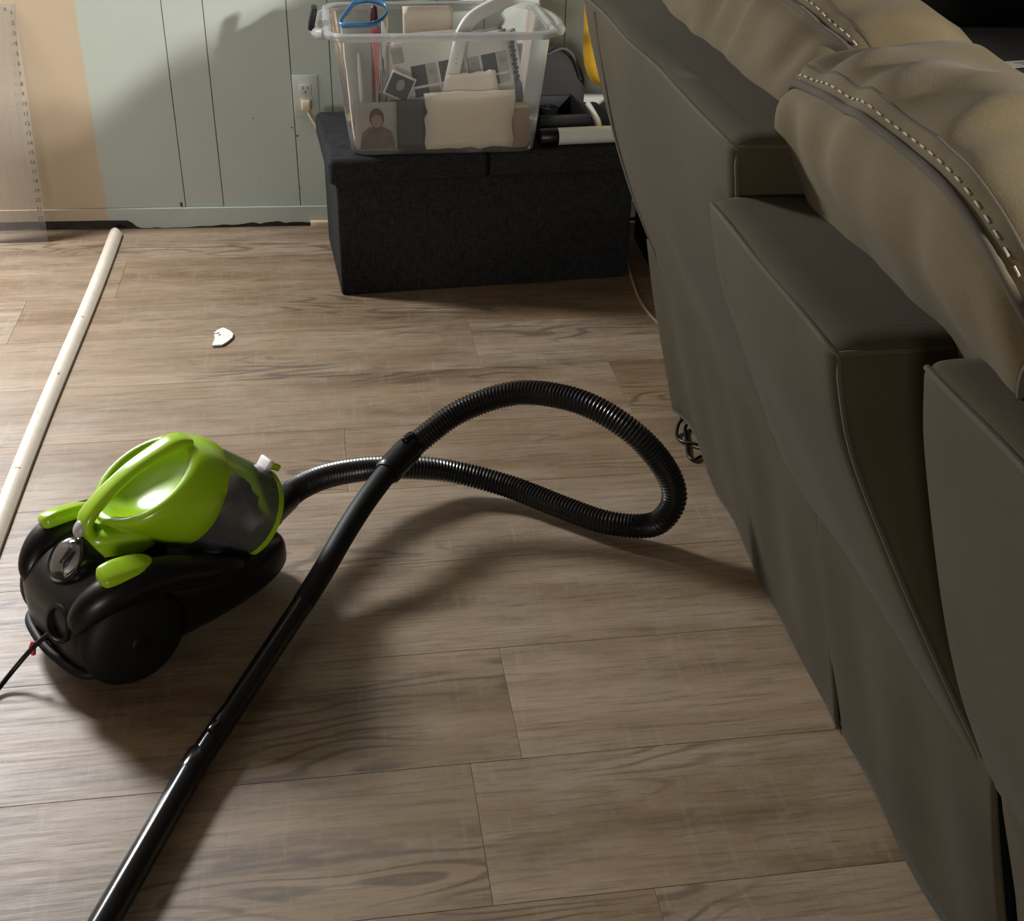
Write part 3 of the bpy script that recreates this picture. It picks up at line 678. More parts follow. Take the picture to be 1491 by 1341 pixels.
# round motor cap at the back
dfm = axis_frame((-0.108, 0.0, 0.176), (-0.70, 0, 0.72))
cap_ = lathe('motor_cap', [(-0.02, 0.041), (0.010, 0.041), (0.016, 0.038), (0.014, 0.034), (0.012, 0.010)], M_BLACKG, vac, seg=36, frame=dfm)
lathe('cap_lens', [(0.014, 0.034), (0.023, 0.026), (0.027, 0.012), (0.0275, 0.001)], M_LENS, cap_, seg=36, frame=dfm)
for k, dx in enumerate((-0.007, 0.004)): box('grip', (0.028, 0.004, 0.006), dfm @ Vector((0.002, dx, 0.014)), M_BLACKG, cap_, bev=0.0012, rot=dfm.to_euler())
# rear end: cord well, bumper ledge
cw = lathe('cord_well', [(0.0, 0.006), (0.0, 0.026), (0.010, 0.030), (0.014, 0.030), (0.015, 0.024), (0.004, 0.020), (0.003, 0.004)], M_BLACKM, vac, seg=28, frame=axis_frame((-0.155, -0.048, 0.112), (-0.9, -0.1, 0.35)))
for k in range(3): box('rear_vent', (0.006, 0.034, 0.004), (-0.163 + 0.003 * k, 0.045, 0.100 + 0.014 * k), M_BLACKG, vac, bev=0.001, rot=(0, -0.25, 0.1))
bp = catmull([Vector((-0.120, 0.112, 0.042)), Vector((-0.160, 0.090, 0.045)), Vector((-0.174, 0.03, 0.048)), Vector((-0.174, -0.03, 0.048)), Vector((-0.160, -0.090, 0.045)), Vector((-0.120, -0.112, 0.042))], 6)
tube('bumper', bp, 0.008, M_BLACKM, vac, seg=8)
# power cord leaving to the lower left
pc0 = vl(108, 899, 0.115)
pc = [Vector((-0.150, -0.048, 0.118)), pc0, vl(75, 920, 0.085), vl(47, 944, 0.055), vl(20, 975, 0.025), vl(-10, 1012, 0.006), vl(-60, 1070, 0.005), vl(-130, 1110, 0.005), vl(-260, 1130, 0.005), vl(-420, 1060, 0.005), vl(-520, 900, 0.005)]
tube('power_cord', resample(catmull(pc, 8), 0.008), 0.0038, M_BLACK, vac, seg=8)
rt_ = vl(47, 944, 0.055); 
tg = tube('red_tie', [rt_ + Vector((0, 0, -0.012)), rt_ + Vector((0.001, 0.002, 0)), rt_ + Vector((0.004, 0.004, 0.008))], [0.0035, 0.0056, 0.003], M_RED, vac, seg=8); tg['label'] = 'red tape tie on the cord'

# hose: corrugated, looping over the floor
HP = [(400, 740, .112), (418, 724, .114), (440, 708, .112), (480, 692, .104), (540, 682, .085), (600, 681, .068), (660, 687, .050), (740, 708, .036), (820, 739, .030), (880, 760, .028), (935, 766, .036), (965, 756, .062), (982, 725, .105), (970, 685, .155), (930, 637, .215), (870, 596, .248), (810, 576, .252), (745, 573, .236), (670, 599, .195), (610, 642, .152), (585, 665, .140)]
hp = [vl(*p) for p in HP]
path = resample(catmull(hp, 12), 0.0017)
rad = [0.0212 + 0.0013 * math.sin(2 * PI * i * 0.0017 / 0.0068) for i in range(len(path))]
hose = tube('hose', path, rad, M_HOSE, vac, seg=20); hose['label'] = 'black corrugated hose'
for p in hose.data.polygons: p.use_smooth = True
# front cuff
d0 = (path[6] - path[0]).normalized()
c0 = path[0] - d0 * 0.045
cuff = lathe('hose_cuff', [(-0.02, 0.020), (-0.02, 0.030), (0.012, 0.030), (0.014, 0.027), (0.030, 0.027), (0.032, 0.0255), (0.075, 0.0245), (0.085, 0.0235), (0.085, 0.018)], M_BLACK, vac, seg=28, frame=axis_frame(c0, d0))
box('cuff_key', (0.010, 0.014, 0.030), axis_frame(c0, d0) @ Vector((0.029, 0.0, 0.005)), M_BLACK, cuff, bev=0.002, rot=axis_frame(c0, d0).to_euler())
# wand side: swivel cuff, curved grip, wand tubes
WP = [(600, 650, .146), (583, 667, .140), (560, 693, .132), (530, 733, .116), (500, 780, .092), (470, 832, .066), (440, 880, .046)]
wp = catmull([vl(*p) for p in WP], 10)
wn = len(wp)
def wr_(t):
    if t < 0.06: return 0.0228 + 0.03 * t
    if t < 0.30: return 0.0248
    if t < 0.33: return 0.0248 - (t - 0.30) / 0.03 * 0.0055
    return 0.0193 - 0.002 * (t - 0.33)
sw = [p for i, p in enumerate(wp) if i / (wn - 1) <= 0.33]
tube('swivel_cuff', sw, [wr_(i / (wn - 1)) for i in range(len(sw))], M_BLACK, vac, seg=24)
ang_ = (sw[2] - sw[0]).normalized()
box('suction_slide', (0.030, 0.014, 0.012), sw[3] + Vector((0, 0, 0.0255)), M_BLACK, vac, bev=0.004, rot=(0, 0, math.atan2(ang_.y, ang_.x)))
gp = wp[len(sw) - 1:]
tube('grip_tube', gp, [0.0193 - 0.0012 * i / len(gp) for i in range(len(gp))], M_BLACKM, vac, seg=24)
W0 = vl(440, 880, .046); W1 = vl(275, 1128, .026); W2 = vl(150, 1345, .024); W3 = W2 + (W2 - W1).normalized() * 0.35
tube('wand_tube', [W0 + (W1 - W0) * t for t in (0, .06, .5, 1)], [0.0180, 0.0172, 0.0172, 0.0172], M_BLACKG, vac, seg=28)
tube('wand_tube', [W1 + (W3 - W1) * t for t in (-0.01, 0, .3, 1)], [0.0186, 0.0188, 0.0188, 0.0188], M_BLACKG, vac, seg=28)
tube('wand_collar', [W1 + (W2 - W1).normalized() * t for t in (-0.040, -0.036, -0.004, 0.0)], [0.0178, 0.0192, 0.0196, 0.0190], M_BLACKG, vac, seg=28)
lb = (W1 - W0).normalized(); bt = box('lock_button', (0.022, 0.010, 0.006), W1 - lb * 0.075 + Vector((0, 0, 0.0175)), M_BLACKG, vac, bev=0.002, rot=(0, 0, math.atan2(lb.y, lb.x)))

# ------------------------------------------------------------------ ottoman
OA = G(495, 432); OYAW = math.radians(12.6)
ot = thing('storage_ottoman', 'charcoal woven fabric storage ottoman with two lids under the clear bin', 'ottoman', OA, OYAW)
OL, OD, OH = 0.768, 0.42, 0.357
ob = box('box_body', (OL - 0.012, OD - 0.012, 0.298), (OL / 2, OD / 2, 0.149), M_OTT, ot, bev=0.006)
for k in range(2):
    w = OL / 2 + 0.012
    x = -0.012 + w / 2 + k * w
    box('lid', (w - 0.003, OD + 0.018, 0.066), (x, OD / 2 - 0.002, OH - 0.033), M_OTT, ot, bev=0.016, seg=4)

# ------------------------------------------------------------------ clear bin with its handle latch
BL, BR = G(512, 228, OH), G(780, 221, OH)
BYAW = math.atan2(BR.y - BL.y, BR.x - BL.x); BC = (BL + BR) / 2
BO = Matrix.Translation(BC) @ Matrix.Rotation(BYAW, 4, 'Z')
bn = thing('storage_bin', 'frosted clear plastic storage bin full of papers standing on the ottoman', 'bin', BC, BYAW)
BH = 0.288
def bring(z, hx, hy, r, cy): return [Vector((x, y + cy, z)) for x, y in rrect(hx, hy, r, 5)]
def bsec(t, ins=0.0): return (0.224 + 0.034 * t - ins, 0.160 + 0.018 * t - ins, 0.035 + 0.012 * t, 0.160)
rings = []
for z, t, ins in ((0.004, 0, 0.012), (0.001, 0, 0.004), (0.006, 0.02, 0), (0.03, 0.1, 0), (0.10, 0.35, 0), (0.20, 0.7, 0), (BH - 0.012, 0.96, 0)):
    hx, hy, r, cy = bsec(t, ins); rings.append(bring(z, hx, hy, r, cy))
tub = loft('tub', rings[1:], M_BIN, bn, cap=False, ang=60)
hx, hy, r, cy = bsec(0, 0.004)
pyd('tub_floor', bring(0.0015, hx, hy, r, cy), [tuple(range(24))], M_BIN, bn, smooth=False)
rr = []
for dz, o_ in ((-0.014, 0.0), (-0.016, 0.010), (-0.010, 0.016), (-0.002, 0.017), (0.002, 0.013), (0.002, 0.003), (-0.002, -0.002), (-0.014, -0.002)):
    hx, hy, r, cy = bsec(1.0, -o_); rr.append(bring(BH + dz, hx, hy, r, cy))
rr.append(rr[0]); loft('rim', rr, M_BINRIM, bn, cap=False, ang=50)
for sgn in (-1, 1):
    pts = catmull([Vector((sgn * 0.270, 0.05, BH - 0.012)), Vector((sgn * 0.290, 0.08, BH - 0.016)), Vector((sgn * 0.297, 0.16, BH - 0.016)), Vector((sgn * 0.290, 0.24, BH - 0.016)), Vector((sgn * 0.270, 0.27, BH - 0.012))], 6)
    tube('grip_flange', pts, 0.013, M_BINRIM, bn, seg=10)
lk = box('latch', (0.014, 0.060, 0.050), (-0.298, 0.110, BH + 0.012), M_BLACKM, bn, bev=0.004, rot=(0, 0.25, 0)); lk['label'] = 'black latch clip'

# contents: each its own thing, placed in the bin's frame
def bin_thing(name, label, cat, x, y, z, rx=0.0, ry=0.0, rz=0.0, group=None):
    t = thing(name, label, cat); t.matrix_world = BO @ Matrix.Translation((x, y, z)) @ Euler((rx, ry, rz)).to_matrix().to_4x4()
    if group: t['group'] = group
    return t
def sheet(w, h, mat, parent, name='sheet', th=0.0008, x=0.0, z=0.0, y=0.0, curl=0.004, seed=0, jag=0.0):
    nx, nz = 8, 8; V = []; F = []
    for j in range(nz + 1):
        for i in range(nx + 1):
            px = -w / 2 + w * i / nx; pz = h * j / nz
            if jag and (i in (0, nx) or j in (0, nz)):
                px += jag * mnoise.noise(Vector((i * 1.7 + seed, j * 1.3, 5))); pz += jag * mnoise.noise(Vector((i * 1.1 + seed, j * 1.9, 9)))
            V.append((x + px, y + curl * mnoise.noise(Vector((px * 9 + seed, pz * 9, seed))), z + pz))
    for j in range(nz):
        for i in range(nx): F.append((j * (nx + 1) + i, j * (nx + 1) + i + 1, (j + 1) * (nx + 1) + i + 1, (j + 1) * (nx + 1) + i))
    o = pyd(name, V, F, mat, parent); md = o.modifiers.new('thickness', 'SOLIDIFY'); md.thickness = th; md.offset = 1; return o
def patch(x0, x1, z0, z1, mat, parent, name='print', y=-0.0016):
    return box(name, (x1 - x0, 0.0008, z1 - z0), ((x0 + x1) / 2, y, (z0 + z1) / 2), mat, parent)
def ellipse(cx_, cz_, rx_, rz_, mat, parent, name='print', y=-0.0016, n=18):
    return prism(name, [(rx_ * math.cos(2 * PI * k / n), rz_ * math.sin(2 * PI * k / n)) for k in range(n)], 0.0006, mat, parent, frame=Matrix.Translation((cx_, y, cz_)) @ Matrix.Rotation(PI / 2, 4, 'X'))
M_SKIN = plain('faded_print_skin', (0.34, 0.24, 0.20), 0.8)
M_HAIR = plain('faded_print_hair', (0.10, 0.06, 0.055), 0.8)
M_GREYWHITE = plain('greyish_print', (0.42, 0.40, 0.37), 0.8)
lean = 0.062
t = bin_thing('photo_print', 'faded portrait photo of a person in a dark jacket, at the bin front', 'photo', -0.163, 0.012, 0.010, rx=lean)
sheet(0.100, 0.118, M_GREYWHITE, t, curl=0.0)
hb = prism('print', [(-0.040, 0.004), (-0.034, 0.045), (-0.016, 0.058), (0.016, 0.060), (0.038, 0.046), (0.046, 0.004)], 0.0006, M_PURPLE, t, frame=Matrix.Translation((0, -0.0012, 0)) @ Matrix.Rotation(PI / 2, 4, 'X'))
ellipse(0.002, 0.080, 0.018, 0.024, M_HAIR, t, y=-0.0014); ellipse(0.002, 0.073, 0.013, 0.016, M_SKIN, t, y=-0.0022)
t = bin_thing('folder', 'dark slate folder standing beside the portrait photo in the bin', 'folder', -0.085, 0.030, 0.008, rx=lean)
sheet(0.085, 0.120, M_SLATE, t, curl=0.0, th=0.004)
t = bin_thing('envelope', 'large crumpled cream envelope flat against the bin front', 'envelope', 0.062, 0.010, 0.012, rx=lean, ry=-0.01)
sheet(0.212, 0.138, M_PAPER2, t, jag=0.010, curl=0.008, seed=3, th=0.003)
t = bin_thing('paper_sheet', 'cream torn sheet rising behind the large envelope', 'paper', 0.075, 0.030, 0.090, rx=lean, ry=-0.08)
sheet(0.120, 0.098, M_PAPER2, t, jag=0.006, curl=0.006, seed=8)
def coupon(x, y, z, ry, label, w=0.19, h=0.16, cols=2):
    t = bin_thing('printed_sheet', label, 'paper', x, y, z, rx=-0.05, ry=ry, group='printed sheets of dark picture boxes'); 
    sheet(w, h, M_PAPER, t, curl=0.002, seed=x * 10)
    for k in range(cols):
        x0 = -w / 2 + 0.052 + k * 0.068
        patch(x0, x0 + 0.036, 0.052, 0.100, M_INK, t); patch(x0 + 0.038, x0 + 0.062, 0.052, 0.100, M_GREYWHITE, t); ellipse(x0 + 0.050, 0.080, 0.007, 0.007, M_INKG, t, y=-0.0026)
        patch(x0, x0 + 0.036, 0.026, 0.046, M_INK, t); patch(x0 + 0.038, x0 + 0.062, 0.026, 0.046, M_GREYWHITE, t)
    patch(-w / 2 + 0.012, -w / 2 + 0.040, 0.112, 0.148, M_GREYWHITE, t); ellipse(-w / 2 + 0.026, 0.082, 0.011, 0.008, M_INKG, t); patch(-w / 2 + 0.036, -w / 2 + 0.040, 0.035, 0.060, M_INKG, t)
    return t
coupon(-0.014, 0.080, 0.098, 0.16 - 0.32, 'left printed sheet with two rows of dark picture boxes, in the bin')
coupon(0.092, 0.086, 0.110, -0.18, 'right printed sheet of dark picture boxes, behind the white bar', w=0.19, h=0.15)
t = bin_thing('paper_sheet', 'plain white folded sheet behind the printed sheets in the bin', 'paper', -0.02, 0.105, 0.150, rx=-0.05, ry=-0.06); sheet(0.18, 0.115, M_PAPER, t, curl=0.003, seed=2)
t = bin_thing('paper_sheet', 'grey-white sheet tucked behind the right printed sheet', 'paper', 0.10, 0.110, 0.150, rx=-0.05, ry=-0.14); sheet(0.14, 0.115, M_GREYWHITE, t, curl=0.003, seed=4)
t = bin_thing('bordered_card', 'card with a black scalloped border at the bin right', 'card', 0.150, 0.118, 0.125, rx=-0.05, ry=-0.17)
sheet(0.120, 0.135, M_PAPER, t, curl=0.0)
for k in range(12): ellipse(0.046 + 0.002 * (k % 2), 0.012 + k * 0.0102, 0.007, 0.006, M_INK, t, n=8)
patch(-0.03, 0.044, 0.118, 0.126, M_INK, t); patch(-0.045, 0.038, 0.012, 0.112, M_PAPER2, t); ellipse(0.016, 0.100, 0.010, 0.007, M_INKG, t, y=-0.0026)
t = bin_thing('snapshot', 'small dark snapshot with white border, tilted beside the left printed sheet', 'photo', -0.115, 0.035, 0.128, rx=lean, ry=0.42)
sheet(0.062, 0.062, M_PAPER, t, curl=0.0); patch(-0.027, 0.027, 0.005, 0.057, M_INK, t); ellipse(0.0, 0.035, 0.010, 0.014, M_INKG, t, y=-0.0026)
t = bin_thing('index_card', 'blank cream card standing up above the bin rim', 'card', -0.022, 0.165, 0.170, rx=0.05, ry=0.0); sheet(0.122, 0.145, M_PAPER2, t, curl=0.0, th=0.002)
t = bin_thing('cardboard_box', 'small brown cardboard box in the bin corner', 'box', 0.183, 0.040, 0.004)
cbx = box('carton', (0.058, 0.05, 0.098), (0, 0.012, 0.049), M_CARD, t, bev=0.001); box('flap_seam', (0.056, 0.001, 0.002), (0, -0.0135, 0.058), M_INKG, t)
t = bin_thing('dark_pouch', 'dark grey pouch behind the cardboard box in the bin', 'pouch', 0.165, 0.14, 0.006)
hull('pouch', [(-0.06, 0.02, 0.0, 0.12), (-0.05, 0.05, 0.0, 0.14), (0, 0.055, 0.0, 0.145), (0.035, 0.05, 0, 0.14), (0.045, 0.02, 0, 0.12)], M_SLATE, t, nseg=20)
t = bin_thing('dark_pouch', 'slate grey pouch low in the bin middle', 'pouch', 0.00, 0.16, 0.006)
hull('pouch', [(-0.10, 0.02, 0.0, 0.11), (-0.08, 0.06, 0.0, 0.13), (0, 0.065, 0.0, 0.135), (0.06, 0.05, 0, 0.12), (0.07, 0.02, 0, 0.10)], M_SLATE, t, nseg=20)
# zip bag with blue closure, and the pens inside
zb = bin_thing('zip_bag', 'open clear zip bag with a blue zip strip, at the bin left', 'bag', -0.178, 0.095, 0.0)
loop = catmull([Vector(p) for p in ((-0.060, -0.055, 0.300), (-0.028, 0.010, 0.328), (-0.014, 0.020, 0.334), (0.020, 0.012, 0.338), (0.052, -0.010, 0.330), (0.050, -0.045, 0.315), (0.022, -0.075, 0.303), (-0.030, -0.072, 0.300))], 5, closed=True)
V = []; F = []; n = len(loop)
for p in loop: V += [p + Vector((0, 0, 0.006)), p - Vector((0, 0, 0.006))]
for k in range(n): F.append((2 * k, 2 * k + 1, (2 * k + 3) % (2 * n), (2 * k + 2) % (2 * n)))
zp = pyd('zip_strip', V, F, M_BLUE, zb); md = zp.modifiers.new('thickness', 'SOLIDIFY'); md.thickness = 0.003; zp['label'] = 'blue zip strip'
rings = []
for t_ in range(9):
    v = t_ / 8; rings.append([Vector((p.x * (1 - 0.35 * v) , (p.y - 0.01) * (1 - 0.25 * v) - 0.0 + 0.006 * mnoise.noise(Vector((p.x * 40, v * 6, 1))), p.z * (1 - v) + 0.012 * v)) + Vector((0.004 * mnoise.noise(Vector((k * 0.4, v * 5, 3))), 0, 0)) for k, p in enumerate(loop)])
loft('bag_film', rings, M_BAG, zb, cap=False, ang=80)
t = bin_thing('red_stick', 'long red plastic stick standing in the zip bag', 'stick', -0.140, 0.075, 0.08, ry=-0.06)
hull('handle', [(-0.002, 0.0115, 0.0, 0.0)] and [(-0.012, 0.004, 0, 0.20), (-0.009, 0.008, 0, 0.215), (0, 0.010, 0, 0.222), (0.009, 0.008, 0, 0.215), (0.012, 0.004, 0, 0.20)], M_REDP, t, nseg=16)
hull('handle_tip', [(-0.007, 0.003, 0.222, 0.250), (0, 0.006, 0.22, 0.255), (0.007, 0.003, 0.222, 0.250)], M_MAROON, t, nseg=12)
t = bin_thing('pen', 'dark brown pen standing beside the red stick in the zip bag', 'pen', -0.165, 0.085, 0.03, ry=0.02)
tube('barrel', [Vector((0, 0, z)) for z in (0, 0.02, 0.24, 0.285)], [0.002, 0.005, 0.005, 0.0045], M_MAROON, t, seg=10)
t = bin_thing('pen', 'clear-white pen in the zip bag nearest the bin corner', 'pen', -0.190, 0.055, 0.03, ry=-0.03)
tube('barrel', [Vector((0, 0, z)) for z in (0, 0.02, 0.16, 0.20)], [0.002, 0.005, 0.005, 0.003], M_WHITE, t, seg=10); 
tube('grip', [Vector((0, 0, z)) for z in (0.03, 0.075)], [0.0062, 0.0062], M_PAPER2, t, seg=10)
# bent white bar
wb = bin_thing('white_bar', 'bent white plastic bar rising out of the bin', 'bar', 0, 0, 0)
wpts = catmull([Vector((0.006, 0.045, 0.100)), Vector((0.022, 0.050, 0.160)), Vector((0.040, 0.056, 0.230)), Vector((0.052, 0.060, 0.272)), Vector((0.078, 0.066, 0.305)), Vector((0.125, 0.074, 0.328)), Vector((0.180, 0.085, 0.348)), Vector((0.250, 0.10, 0.372))], 7)
rings = []
for i, p in enumerate(wpts):
    a = wpts[max(0, i - 1)]; b_ = wpts[min(len(wpts) - 1, i + 1)]; T = (b_ - a).normalized(); N = Vector((0, 1, 0)); N = (N - T * N.dot(T)).normalized(); B = T.cross(N)
    rings.append([p + B * x + N * y for x, y in rrect(0.0165, 0.008, 0.006, 3)])
loft('bar', rings, M_WHITE, wb, ang=50)
for k, zz in enumerate((0.205, 0.215, 0.225)): lathe('screw_hole', [(0, 0.0016), (0.0012, 0.0016)], M_INKG, wb, seg=8, frame=axis_frame((0.034 + 0.002 * k, 0.0462 + 0.0007 * k, zz), (0, -1, 0)))

# ------------------------------------------------------------------ clutter behind the bin, right
RO = Matrix.Translation(OA) @ Matrix.Rotation(OYAW, 4, 'Z')
def ott_thing(name, label, cat, x, y, z=OH, rz=0.0):
    t = thing(name, label, cat); t.matrix_world = RO @ Matrix.Translation((x, y, z)) @ Matrix.Rotation(rz, 4, 'Z'); return t
tb = ott_thing('white_tube_frame', 'white tube frame with a black end cap lying on the ottoman', 'frame', 0.515, 0.030, OH + 0.0215)
tube('tube', [Vector((x, 0, 0)) for x in (0.045, 0.05, 0.20)], 0.021, M_WHITE, tb, seg=24)
tube('end_cap', [Vector((x, 0, 0)) for x in (0.0, 0.004, 0.048)], [0.018, 0.0215, 0.0215], M_BLACK, tb, seg=24)
tube('side_rail', [Vector((0.165, 0.015, -0.004)), Vector((0.175, 0.09, 0.01)), Vector((0.180, 0.20, 0.02))], 0.009, M_WHITE, tb, seg=12)
tr = ott_thing('black_tray', 'open black tray behind the white tube frame', 'tray', 0.590, 0.165)
box('tray_floor', (0.13, 0.19, 0.006), (0, 0, 0.003), M_BLACKM, tr)
for x, y, sx, sy in ((-0.065, 0, 0.006, 0.19), (0.065, 0, 0.006, 0.19), (0, -0.092, 0.124, 0.006), (0, 0.092, 0.124, 0.006)): box('tray_side', (sx, sy, 0.060), (x, y, 0.033), M_BLACKM, tr, bev=0.001)
sc = ott_thing('small_cup', 'small glossy black cup sitting in the black tray', 'cup', 0.580, 0.19, OH + 0.007)
lathe('bowl', [(0, 0.010), (0.002, 0.018), (0.045, 0.024), (0.046, 0.021), (0.006, 0.016), (0.005, 0.002)], M_BLACKG, sc, seg=20)
bg = ott_thing('black_bag', 'dark grey soft bag slumped behind the black tray', 'bag', 0.612, 0.325)
hull('bag_body', [(-0.08, 0.02, 0.0, 0.12), (-0.075, 0.045, 0.0, 0.16), (-0.03, 0.055, 0.0, 0.185), (0.04, 0.055, 0.0, 0.17), (0.08, 0.05, 0.0, 0.12), (0.09, 0.02, 0.0, 0.08)], M_DARKBAG, bg, nseg=24, e=0.7)
tube('bag_strap', catmull([Vector((-0.02, -0.053, 0.165)), Vector((0.02, -0.058, 0.180)), Vector((0.05, -0.060, 0.155)), Vector((0.07, -0.058, 0.10))], 6), 0.004, M_CHAR, bg, seg=8)
yc = thing('yellow_cushion', 'yellow rounded cushion wedged between the sofa and the wall', 'cushion', (0.352, 3.27, 0.437), 0.10)
V = []; F = []; nu, nv = 32, 16
for j in range(nv + 1):
    for i in range(nu):
        th = -PI / 2 + PI * j / nv; ph = 2 * PI * i / nu; e = 0.45
        cx_ = math.copysign(abs(math.cos(ph)) ** e, math.cos(ph)); cz_ = math.copysign(abs(math.sin(ph)) ** e, math.sin(ph)); ct = abs(math.cos(th)) ** 0.35
        V.append((0.19 * cx_ * ct, 0.07 * math.sin(th), 0.19 + 0.19 * cz_ * ct))
for j in range(nv):
    for i in range(nu): F.append((j * nu + i, j * nu + (i + 1) % nu, (j + 1) * nu + (i + 1) % nu, (j + 1) * nu + i))
cu_ = pyd('cushion_cover', V, F, M_YELLOW, yc)
tube('edging', [Vector(V[(nv // 2) * nu + i % nu]) for i in range(nu + 1)], 0.004, M_YELLOW, yc, seg=6)

cr_ = thing('added_crate', 'added dark crate filling the dark gap behind the sofa end, under the yellow cushion', 'crate', (0.53, 3.24, 0), WALL_YAW)  # added crate: holds the cushion up and fills the dark gap
box('crate_floor', (0.36, 0.26, 0.01), (0, 0, 0.005), M_BLACKM, cr_)
for z in (0.05, 0.16, 0.27, 0.38):
    for x, y, sx, sy in ((-0.175, 0, 0.012, 0.26), (0.175, 0, 0.012, 0.26), (0, -0.124, 0.338, 0.012), (0, 0.124, 0.338, 0.012)): box('slat', (sx, sy, 0.095), (x, y, z + 0.002), M_BLACKM, cr_, bev=0.002, seg=1)
# dark cabinet beyond the sofa with a leaflet on it
cab = thing('low_cabinet', 'dark charcoal cabinet with raised black back, beyond the sofa', 'cabinet', (1.50, 3.24, 0), WALL_YAW)
box('cabinet_body', (0.90, 0.50, 0.55), (0, 0, 0.285), M_CHAR, cab, bev=0.006); box('cabinet_top', (0.94, 0.54, 0.03), (0, 0, 0.575), M_CHAR, cab, bev=0.006)
for x in (-0.225, 0.225):
    d = box('cabinet_door', (0.43, 0.016, 0.50), (x, -0.257, 0.28), M_CHAR, cab, bev=0.004); box('knob', (0.02, 0.02, 0.02), (-0.19 if x > 0 else 0.19, -0.016, 0.05), M_GREY, d, bev=0.004)
box('raised_back', (0.92, 0.035, 0.54), (-0.02, 0.20, 0.85), M_BLACKM, cab, bev=0.006)
# leaflet
PZ = 0.5905
lf_ = thing('leaflet', 'pink-white printed leaflet on the dark cabinet', 'paper', G(1484, 94, PZ), 0.35)
box('leaflet_sheet', (0.10, 0.055, 0.002), (0.015, 0, 0.001), M_PAPER, lf_); box('print', (0.050, 0.006, 0.0006), (0.015, 0.006, 0.0022), M_INKG, lf_); box('print', (0.012, 0.012, 0.0006), (0.008, -0.010, 0.0022), M_INKG, lf_)

# ------------------------------------------------------------------ outlet, plug and cables
ol = thing('wall_outlet', 'painted duplex wall outlet with a cord plugged in', 'outlet', WO + WX * wx_of(-0.587) + Vector((math.sin(WALL_YAW), -math.cos(WALL_YAW), 0)) * 0.0 + Vector((0, 0, 0.372)), WALL_YAW)
box('wall_plate', (0.0695, 0.005, 0.1135), (0, -0.0025, 0), M_PLATE, ol, bev=0.0018)
for z in (0.0195, -0.0195):
    rc = box('receptacle', (0.033, 0.003, 0.028), (0, -0.0060, z), M_PLATE, ol, bev=0.0012)
    for x, h in ((-0.0064, 0.009), (0.0064, 0.007)): box('slot', (0.0022, 0.0008, h), (x, -0.0018, 0.004), M_INK, rc)
    lathe('ground_hole', [(0, 0.0026), (0.0008, 0.0026)], M_INK, rc, seg=10, frame=axis_frame((0, -0.0013, -0.0075), (0, -1, 0)))
lathe('screw', [(0, 0.003), (0.0012, 0.0026)], M_GREY, ol, seg=10, frame=axis_frame((0, -0.005, 0), (0, -1, 0)))
pg = thing('plug_cord', 'ivory plug and cord running from the outlet behind the ottoman', 'cord', ol.location + Vector((0, 0, -0.0195)), WALL_YAW)
hull_o = hull('plug', [(-0.013, 0.004, -0.014, 0.010), (-0.010, 0.010, -0.016, 0.013), (0, 0.011, -0.017, 0.013), (0.010, 0.010, -0.016, 0.013), (0.013, 0.004, -0.014, 0.010)], M_IVORY, pg, nseg=18); hull_o.location = (0, -0.0190, 0)
tube('cord', resample(catmull([Vector((0.0, -0.022, -0.012)), Vector((0.010, -0.030, -0.030)), Vector((0.024, -0.034, -0.055)), Vector((0.040, -0.036, -0.10)), Vector((0.060, -0.030, -0.22)), Vector((0.10, -0.028, -0.345)), Vector((0.40, -0.02, -0.349))], 8), 0.01), 0.0036, M_IVORY, pg, seg=8)
cc_ = thing('floor_cable', 'beige cable curving over the floor between ottoman and sofa', 'cable', G(935, 430))
inv = Matrix.Translation(-G(935, 430))
tube('cable', resample(catmull([inv @ G(*p, 0.0036) for p in ((905, 330), (912, 372), (920, 405), (932, 437), (950, 462), (975, 482), (1020, 500))], 8), 0.01), 0.0036, M_CABLEW, cc_, seg=8)
bc_ = thing('black_cable', 'tangled black cable poking out under the sofa skirt', 'cable', G(1010, 650))
inv = Matrix.Translation(-G(1010, 650))
tube('cable', resample(catmull([inv @ G(*p) for p in ((1060, 640, .02), (1015, 610, .03), (992, 612, .02), (985, 632, .005), (992, 642, .006), (1010, 646, .010), (1030, 650, .010), (1065, 655, .01))], 8), 0.006), 0.0036, M_BLACK, bc_, seg=8)
tube('cable', resample(catmull([inv @ G(*p) for p in ((1050, 610, .03), (1010, 612, .02), (998, 622, .006), (1000, 645, .005), (1002, 662, .005), (1010, 670, .005), (1022, 664, .005), (1050, 655, .005))], 8), 0.006), 0.0036, M_BLACK, bc_, seg=8)

# ------------------------------------------------------------------ trim piece, offcut, tag, ruler
T0 = G(171, 338); T1 = G(0, 768); T2 = T0 + (T1 - T0) * 1.35; td = (T2 - T0).normalized(); tn = Vector((-td.y, td.x, 0))
trm = thing('moulding_strip', 'loose off-white quarter-round moulding lying on the floor', 'moulding', T0, math.atan2(td.y, td.x))
Lm = (T2 - T0).length
prof = [(-0.0185, 0.0)] + [(-0.0185 + 0.037 * (k / 10), 0.019 * math.sin(PI * (0.12 + 0.76 * k / 10))) for k in range(11)] + [(0.0185, 0.0)]
rings = []
for t_ in range(0, 25):
    x = Lm * t_ / 24; rings.append([Vector((x + (0.030 * (y + 0.0185) / 0.037 if t_ == 0 else 0), y + 0.003 * math.sin(x * 4), z + 0.0)) for y, z in prof])
loft('strip', rings, M_TRIM, trm, ang=40)
for k, (x, y) in enumerate(((0.92, 0.004), (1.10, -0.003), (0.62, 0.002), (1.32, 0.0))): box('scuff', (0.010, 0.003, 0.0008), (x, y + 0.003 * math.sin(x * 4), 0.0192), M_CABLEW, trm, rot=(0, 0, 0.5 * k))
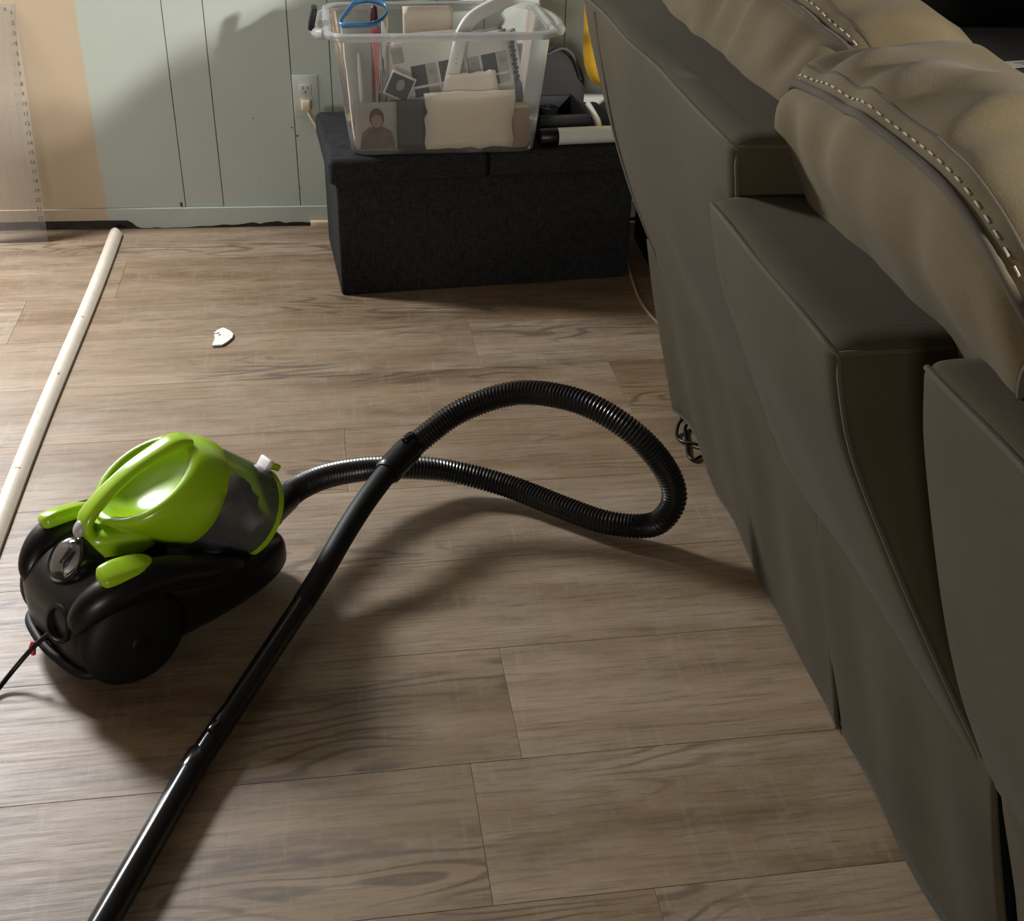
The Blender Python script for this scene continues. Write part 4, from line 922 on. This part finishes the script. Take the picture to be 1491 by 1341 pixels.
oc = thing('wood_offcut', 'short pale wood offcut at the wall foot beside the ottoman', 'wood piece', WO + WX * (wx_of(-0.555)) + Vector((math.sin(WALL_YAW), -math.cos(WALL_YAW), 0)) * 0.016, WALL_YAW)
box('offcut', (0.085, 0.016, 0.019), (0.0, 0, 0.0095), M_WOODLIGHT, oc, bev=0.001)
tgp = [(309, 506), (313, 496), (312, 488), (316, 484), (322, 481), (326, 480), (336, 485), (340, 489), (339, 494), (332, 500), (324, 505)]
TG = G(324, 494); tgo = [(G(*p) - TG) for p in tgp]
ft = thing('plastic_tag', 'small white plastic tag with a black mark on the open floor', 'tag', TG)
prism('tag_body', [(p.x, p.y) for p in tgo][::-1], 0.004, M_WHITE, ft, frame=Matrix.Translation((0, 0, 0.002)))
for k, (x, y, r_, l) in enumerate(((315.5, 489, 0.2, 0.011), (318.5, 488, 0.9, 0.006), (320.3, 491, 1.15, 0.008))): 
    q = G(x, y) - TG; box('ink_mark', (l, 0.0026, 0.0006), (q.x, q.y, 0.0063), M_INK, ft, rot=(0, 0, r_))

IN = 0.0254
Rb = G(70, 353); RW, RH = 6.5 * IN, 24.5 * IN
# leans back on the wall: foot on the floor, head touching the panelling
wn_ = Vector((math.sin(WALL_YAW), -math.cos(WALL_YAW), 0))
foot_d = (Rb - WO).dot(wn_); tilt = math.asin((foot_d - 0.004) / RH)
rl = thing('acrylic_ruler', 'clear acrylic quilting ruler with inch numbers leaning on the tan wall', 'ruler', Rb, WALL_YAW)
rl.rotation_euler = (-tilt, 0, WALL_YAW)
box('ruler_sheet', (RW, 0.003, RH), (-RW / 2, 0.0015, RH / 2), M_RULER, rl, bev=0.0006)
for k in range(0, 7):
    box('grid_line', (0.0007, 0.0004, RH - 0.004), (-0.25 * IN - k * IN, -0.0004, RH / 2), M_RULEREDGE, rl)
for k in range(1, 25):
    box('grid_line', (RW - 0.004, 0.0004, 0.0006), (-RW / 2, -0.0004, RH - k * IN), M_RULEREDGE, rl)
Mx = Matrix.Rotation(PI / 2, 4, 'X')
for k in range(1, 24):
    text_part('number', str(k), 0.0150, M_INK, rl, Matrix.Translation((-0.42 * IN, -0.0008, RH - k * IN + 0.003)) @ Mx)
for k, s_ in enumerate('654321'):
    text_part('number', s_, 0.0125, M_INK, rl, Matrix.Translation((-1.0 * IN - k * IN, -0.0008, RH - 0.52 * IN)) @ Mx)
